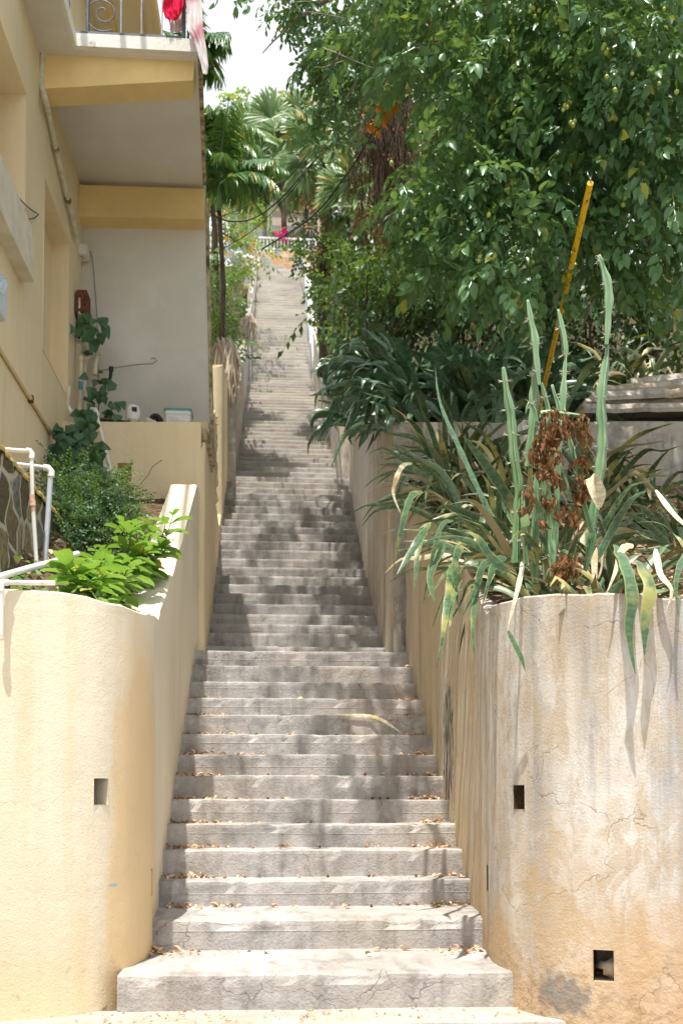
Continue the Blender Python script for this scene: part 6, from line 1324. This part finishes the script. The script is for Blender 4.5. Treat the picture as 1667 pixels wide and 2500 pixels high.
fanpalm((598, 440, 38), (600, 640, 38.5), 1.1, 18, 'pale yellow-green fan palm under the open sky between the palms and the fruit tree', 11, pet=1.3)
fanpalm((690, 410, 36.5), (700, 600, 37), 1.1, 20, 'pale fan palm in the middle distance above the hill house', 12, pet=1.2)
fanpalm((802, 392, 19), (790, 640, 19.5), .62, 24, 'fan palm with yellow-white leaves on top of the vine-covered trunk', 13, pet=.55)
fanpalm((884, 500, 17.5), (886, 640, 17.8), .55, 18, 'small fan palm with green trunk between the brown vine and the shrubs', 14, r=.06, pet=.4)
fanpalm((745, 380, 37.5), (750, 600, 38), 1.1, 16, 'fan palm crown just left of the orange leaves', 15, pet=1.1)
# vine-covered trunk
IVT = twig_t(leaf_t(.7, .15, .1, (0, .3, .7, 1)), 8, .3, .085, seed=22, stem=False)
bush('ivy_column', LIVY, [(800, 560, 19, .45), (760, 600, 19.2, .4), (790, 640, 19.2, .45), (830, 600, 18.8, .35), (775, 650, 20, .2), (765, 620, 21, .2), (770, 500, 19.2, .25), (820, 480, 19, .3), (840, 540, 18.6, .3), (755, 570, 21, .14), (745, 640, 23, .1), (775, 700, 20.5, .12), (728, 668, 28, .1), (800, 690, 19, .25)], IVT, 170, 'green ivy smothering the palm trunk right of the uppermost steps', 'vine', down=.5)
m = MB(); random.seed(12); lm = LM(); pblobs(lm, [(770, 460, 18.9, .28), (765, 520, 18.9, .3), (800, 500, 18.8, .35), (790, 450, 18.9, .3), (775, 570, 18.8, .3), (820, 560, 18.6, .25), (800, 620, 18.8, .25), (760, 640, 19, .2)], twig_t(LEAF3, 8, .3, .08, seed=9, stem=False), 150, down=.9)
o = lm.build('dead_palm_skirt', LBROWNVINE); tag(o, 'brown skirt of dead leaves hanging under the yellow-white fan palm', 'dead leaves', kind='stuff')
# shrubs over the right side wall
SHT = twig_t(leaf_t(.42, .2, .15, (0, .3, .7, 1)), 9, .34, .11, seed=30, stem=False)
bush('shrub', LBRIGHT, [(840, 640, 15.5, .3), (880, 640, 15, .4), (940, 660, 14.5, .4), (1000, 640, 14.5, .4), (860, 700, 14.8, .4), (920, 720, 14.4, .4), (825, 700, 16, .28), (980, 710, 14.2, .35), (1040, 690, 14.6, .35)], SHT, 120, 'bright green leafy shrub right of the staircase below the brown vine')
bush('shrub', LBRIGHT, [(825, 770, 16.2, .28), (855, 790, 15.4, .3), (815, 830, 16.4, .2), (805, 760, 17.5, .22), (845, 850, 15.8, .25), (890, 770, 14.8, .35), (808, 880, 16.5, .12), (790, 810, 18.2, .1), (940, 780, 14.4, .3)], SHT, 125, 'lighter shrub tumbling over the right side wall beside the steps')
bush('shrub', LIVY, [(795, 700, 20, .25), (780, 740, 21, .16), (805, 730, 18.8, .25), (770, 680, 22.5, .1), (770, 790, 20.5, .08), (765, 600, 24, .25), (760, 560, 25, .25), (755, 620, 26, .16), (760, 650, 24, .1)], SHT, 110, 'ivy-green shrub spilling over the handrail at the right of the upper steps')
bush('shrub', LDARK, [(860, 590, 17, .35), (910, 600, 16.5, .4), (960, 590, 16.5, .4), (1010, 600, 16, .4)], SHT, 90, 'dark shrub under the brown dry vine')
# left slope
bush('shrub', LBRIGHT, [(535, 660, 19, .35), (520, 720, 18.5, .4), (545, 730, 19.5, .28), (560, 690, 21.5, .2), (525, 640, 20, .4), (560, 640, 22, .25), (590, 620, 27, .2)], SHT, 190, 'bright green shrub at the foot of the palms left of the steps')
bush('shrub', LBRIGHT, [(535, 790, 17.9, .3), (525, 850, 17.7, .3), (545, 820, 18.4, .24), (560, 780, 19.5, .18), (545, 875, 17.7, .14), (575, 755, 21.5, .12), (570, 830, 19, .08), (590, 735, 23, .06)], SHT, 260, 'bright leafy shrub spilling over the grey side wall left of the steps')
TLT = twig_t(LEAF3, 9, .5, .10, seed=33, stem=False)
lt = btree('light_tree', [(540, 560, 25, .9), (580, 520, 26, .8), (600, 580, 26, .7), (520, 500, 25, .8), (555, 620, 24, .7), (600, 480, 27, .7), (570, 440, 27, .8), (610, 620, 25.5, .45)], LLIGHT, 'airy light green tree with small orange flowers beyond the palms on the left', tpl=TLT, dens=95, trunk=[(515, 680, 24, .06), (520, 560, 24.5)])
fl = LM(); Pp = np.array([list(at(rng.uniform(505, 625), rng.uniform(480, 640), Y=rng.uniform(23.6, 24.6))) for _ in range(34)]); fl.inst(LEAF3[0], LEAF3[1], frames(rng.normal(size=(34, 3)), rng.normal(size=(34, 3)))*.16, Pp); fl.build('blossom', LORANGE, lt)
fl = LM(); Pp = np.array([list(at(690+rng.normal()*9, 571+rng.normal()*9, Y=35.0)) for _ in range(46)]); fl.inst(LEAF3[0], LEAF3[1], frames(rng.normal(size=(46, 3)), rng.normal(size=(46, 3)))*.16, Pp); tag(fl.build('bougainvillea', fabric('magenta_bract', (.75, .03, .25))), 'magenta bougainvillea blossoms before the porch of the hill house', 'flowers')
fl = LM(); Pp = np.array([list(at(574+rng.normal()*18, 625+rng.normal()*12, Y=22.0)) for _ in range(60)]); fl.inst(LEAF3[0], LEAF3[1], frames(rng.normal(size=(60, 3)), rng.normal(size=(60, 3)))*.14, Pp); tag(fl.build('white_blossom', MAT_FWHITE), 'cluster of white blossom behind the palm trunk left of the steps', 'flowers')
# far trees closing the hilltop
for i, (g, lb) in enumerate([([(600, 400, 44, 1.8), (560, 380, 44, 1.8), (640, 420, 46, 1.6), (520, 350, 44, 2), (590, 330, 46, 1.4)], 'hazy tree on the skyline left of the hill house'), ([(720, 420, 46, 1.7), (760, 380, 46, 1.8), (700, 460, 44, 1.2), (800, 330, 46, 2), (740, 300, 48, 1.3)], 'hazy tree rising behind the hill house'), ([(860, 380, 42, 2), (900, 300, 42, 2.2), (850, 470, 42, 1.8), (940, 420, 42, 2), (820, 250, 42, 1.5), (900, 220, 42, 1.4)], 'tree on the skyline behind the white house'), ([(1020, 420, 30, 2.2), (1080, 300, 30, 2.2), (1000, 540, 28, 1.8), (1100, 520, 28, 2), (960, 560, 27, 1.4)], 'dark tree on the slope behind the brown dry vine')]):
    btree('skyline_tree', g, LLIGHT if i < 2 else LDARK if i == 3 else LBRIGHT, lb, tpl=twig_t(LEAF3, 9, .8, .26, seed=50+i, stem=False), dens=26 if i < 3 else 30, trunk=[(g[0][0], 640, g[0][2], .2), (g[0][0], g[0][1], g[0][2])])
random.seed(61)
for i in range(9):
    u = 842+i*12; y = 15.8-i*.68; b = at(u, 1035-i*3, Y=y); b.x = max(b.x, 1.30); b.z = terr(b.x, y)+.15 if y < 15 else b.z
    lm = LM(); rosette(lm, b, 13, .95, .085, 1.3, PI, 1.2, 1.35, .15)
    tag(lm.build('snake_plant', SNAKED, None, b), 'dark glossy snake plant hanging over the beige side wall right of the middle steps', 'snake plant', 'snake plants hanging over the beige side wall')
# dead palm fronds hanging over the left side wall
random.seed(77)
for (u, v, y, L, n_, lb) in [(560, 850, 17.4, 1.25, 95, 'bunch of dead straw-coloured palm fronds hanging over the left side wall'), (612, 790, 21.8, .75, 50, 'smaller bunch of dead palm fronds farther up over the left side wall')]:
    b = at(u, v, Y=y); lm = LM()
    for i in range(n_):
        q = b+Vector((random.uniform(-.2, .04), random.uniform(-.15, .15), random.uniform(-.1, .2))); l_ = L*random.uniform(.5, 1.05); e = q+Vector((random.gauss(0, .09)*L, -.25+random.gauss(0, .1), -l_)); mid = q.lerp(e, .45)+Vector((.05+random.gauss(0, .05), -.12, .10))
        strap(lm, [q, mid, e], random.uniform(.018, .05), .3, random.uniform(-1, 1), step=.12)
    tag(lm.build('dead_palm_fronds', LDEAD), lb, 'dead fronds')

# ------------------------------------------------------------------ labels that single out each plant
ORD = 'first second third fourth fifth sixth seventh eighth ninth tenth eleventh twelfth thirteenth fourteenth fifteenth sixteenth seventeenth eighteenth nineteenth twentieth'.split()
def rank(group, key, fmt, per=None):
    L = sorted([o for o in COL.objects if o.get('group') == group], key=key)
    rows = [L] if per is None else [L[i:i+per] for i in range(0, len(L), per)]
    for ri, row in enumerate(rows):
        if per: row = sorted(row, key=lambda o: o.location.x)
        for i, o in enumerate(row): o['label'] = fmt.format(o=ORD[min(i, 19)], r=ORD[min(ri, 19)])
Gx = lambda o: o.location.x; Gy = lambda o: o.location.y
rank(GS+' by the steps', Gy, 'mottled snake plant by the side wall, {r} row, {o} from the left', 6)
rank(GS+' by the rim', Gx, 'mottled snake plant just behind the rounded rim, {o} from the left')
rank(GS+' farther in', Gy, 'mottled snake plant inside the right bed, {r} row, {o} from the left', 7)
rank('terrace snake plants by the steps', Gy, 'dark snake plant at the steps end of the terrace, {r} row, {o} from the left', 8)
rank('terrace snake plants in front', Gx, 'dark glossy snake plant just above the grey terrace wall, {o} from the left')
rank('terrace snake plants behind', Gy, 'dark snake plant at the back of the terrace, {r} row, {o} from the left', 9)
rank('snake plants behind the kerb', Gx, 'pale snake plant behind the stone kerb, {o} from the left')
rank('snake plants hanging over the beige side wall', Gy, 'dark snake plant hanging over the beige side wall, {o} from the front')
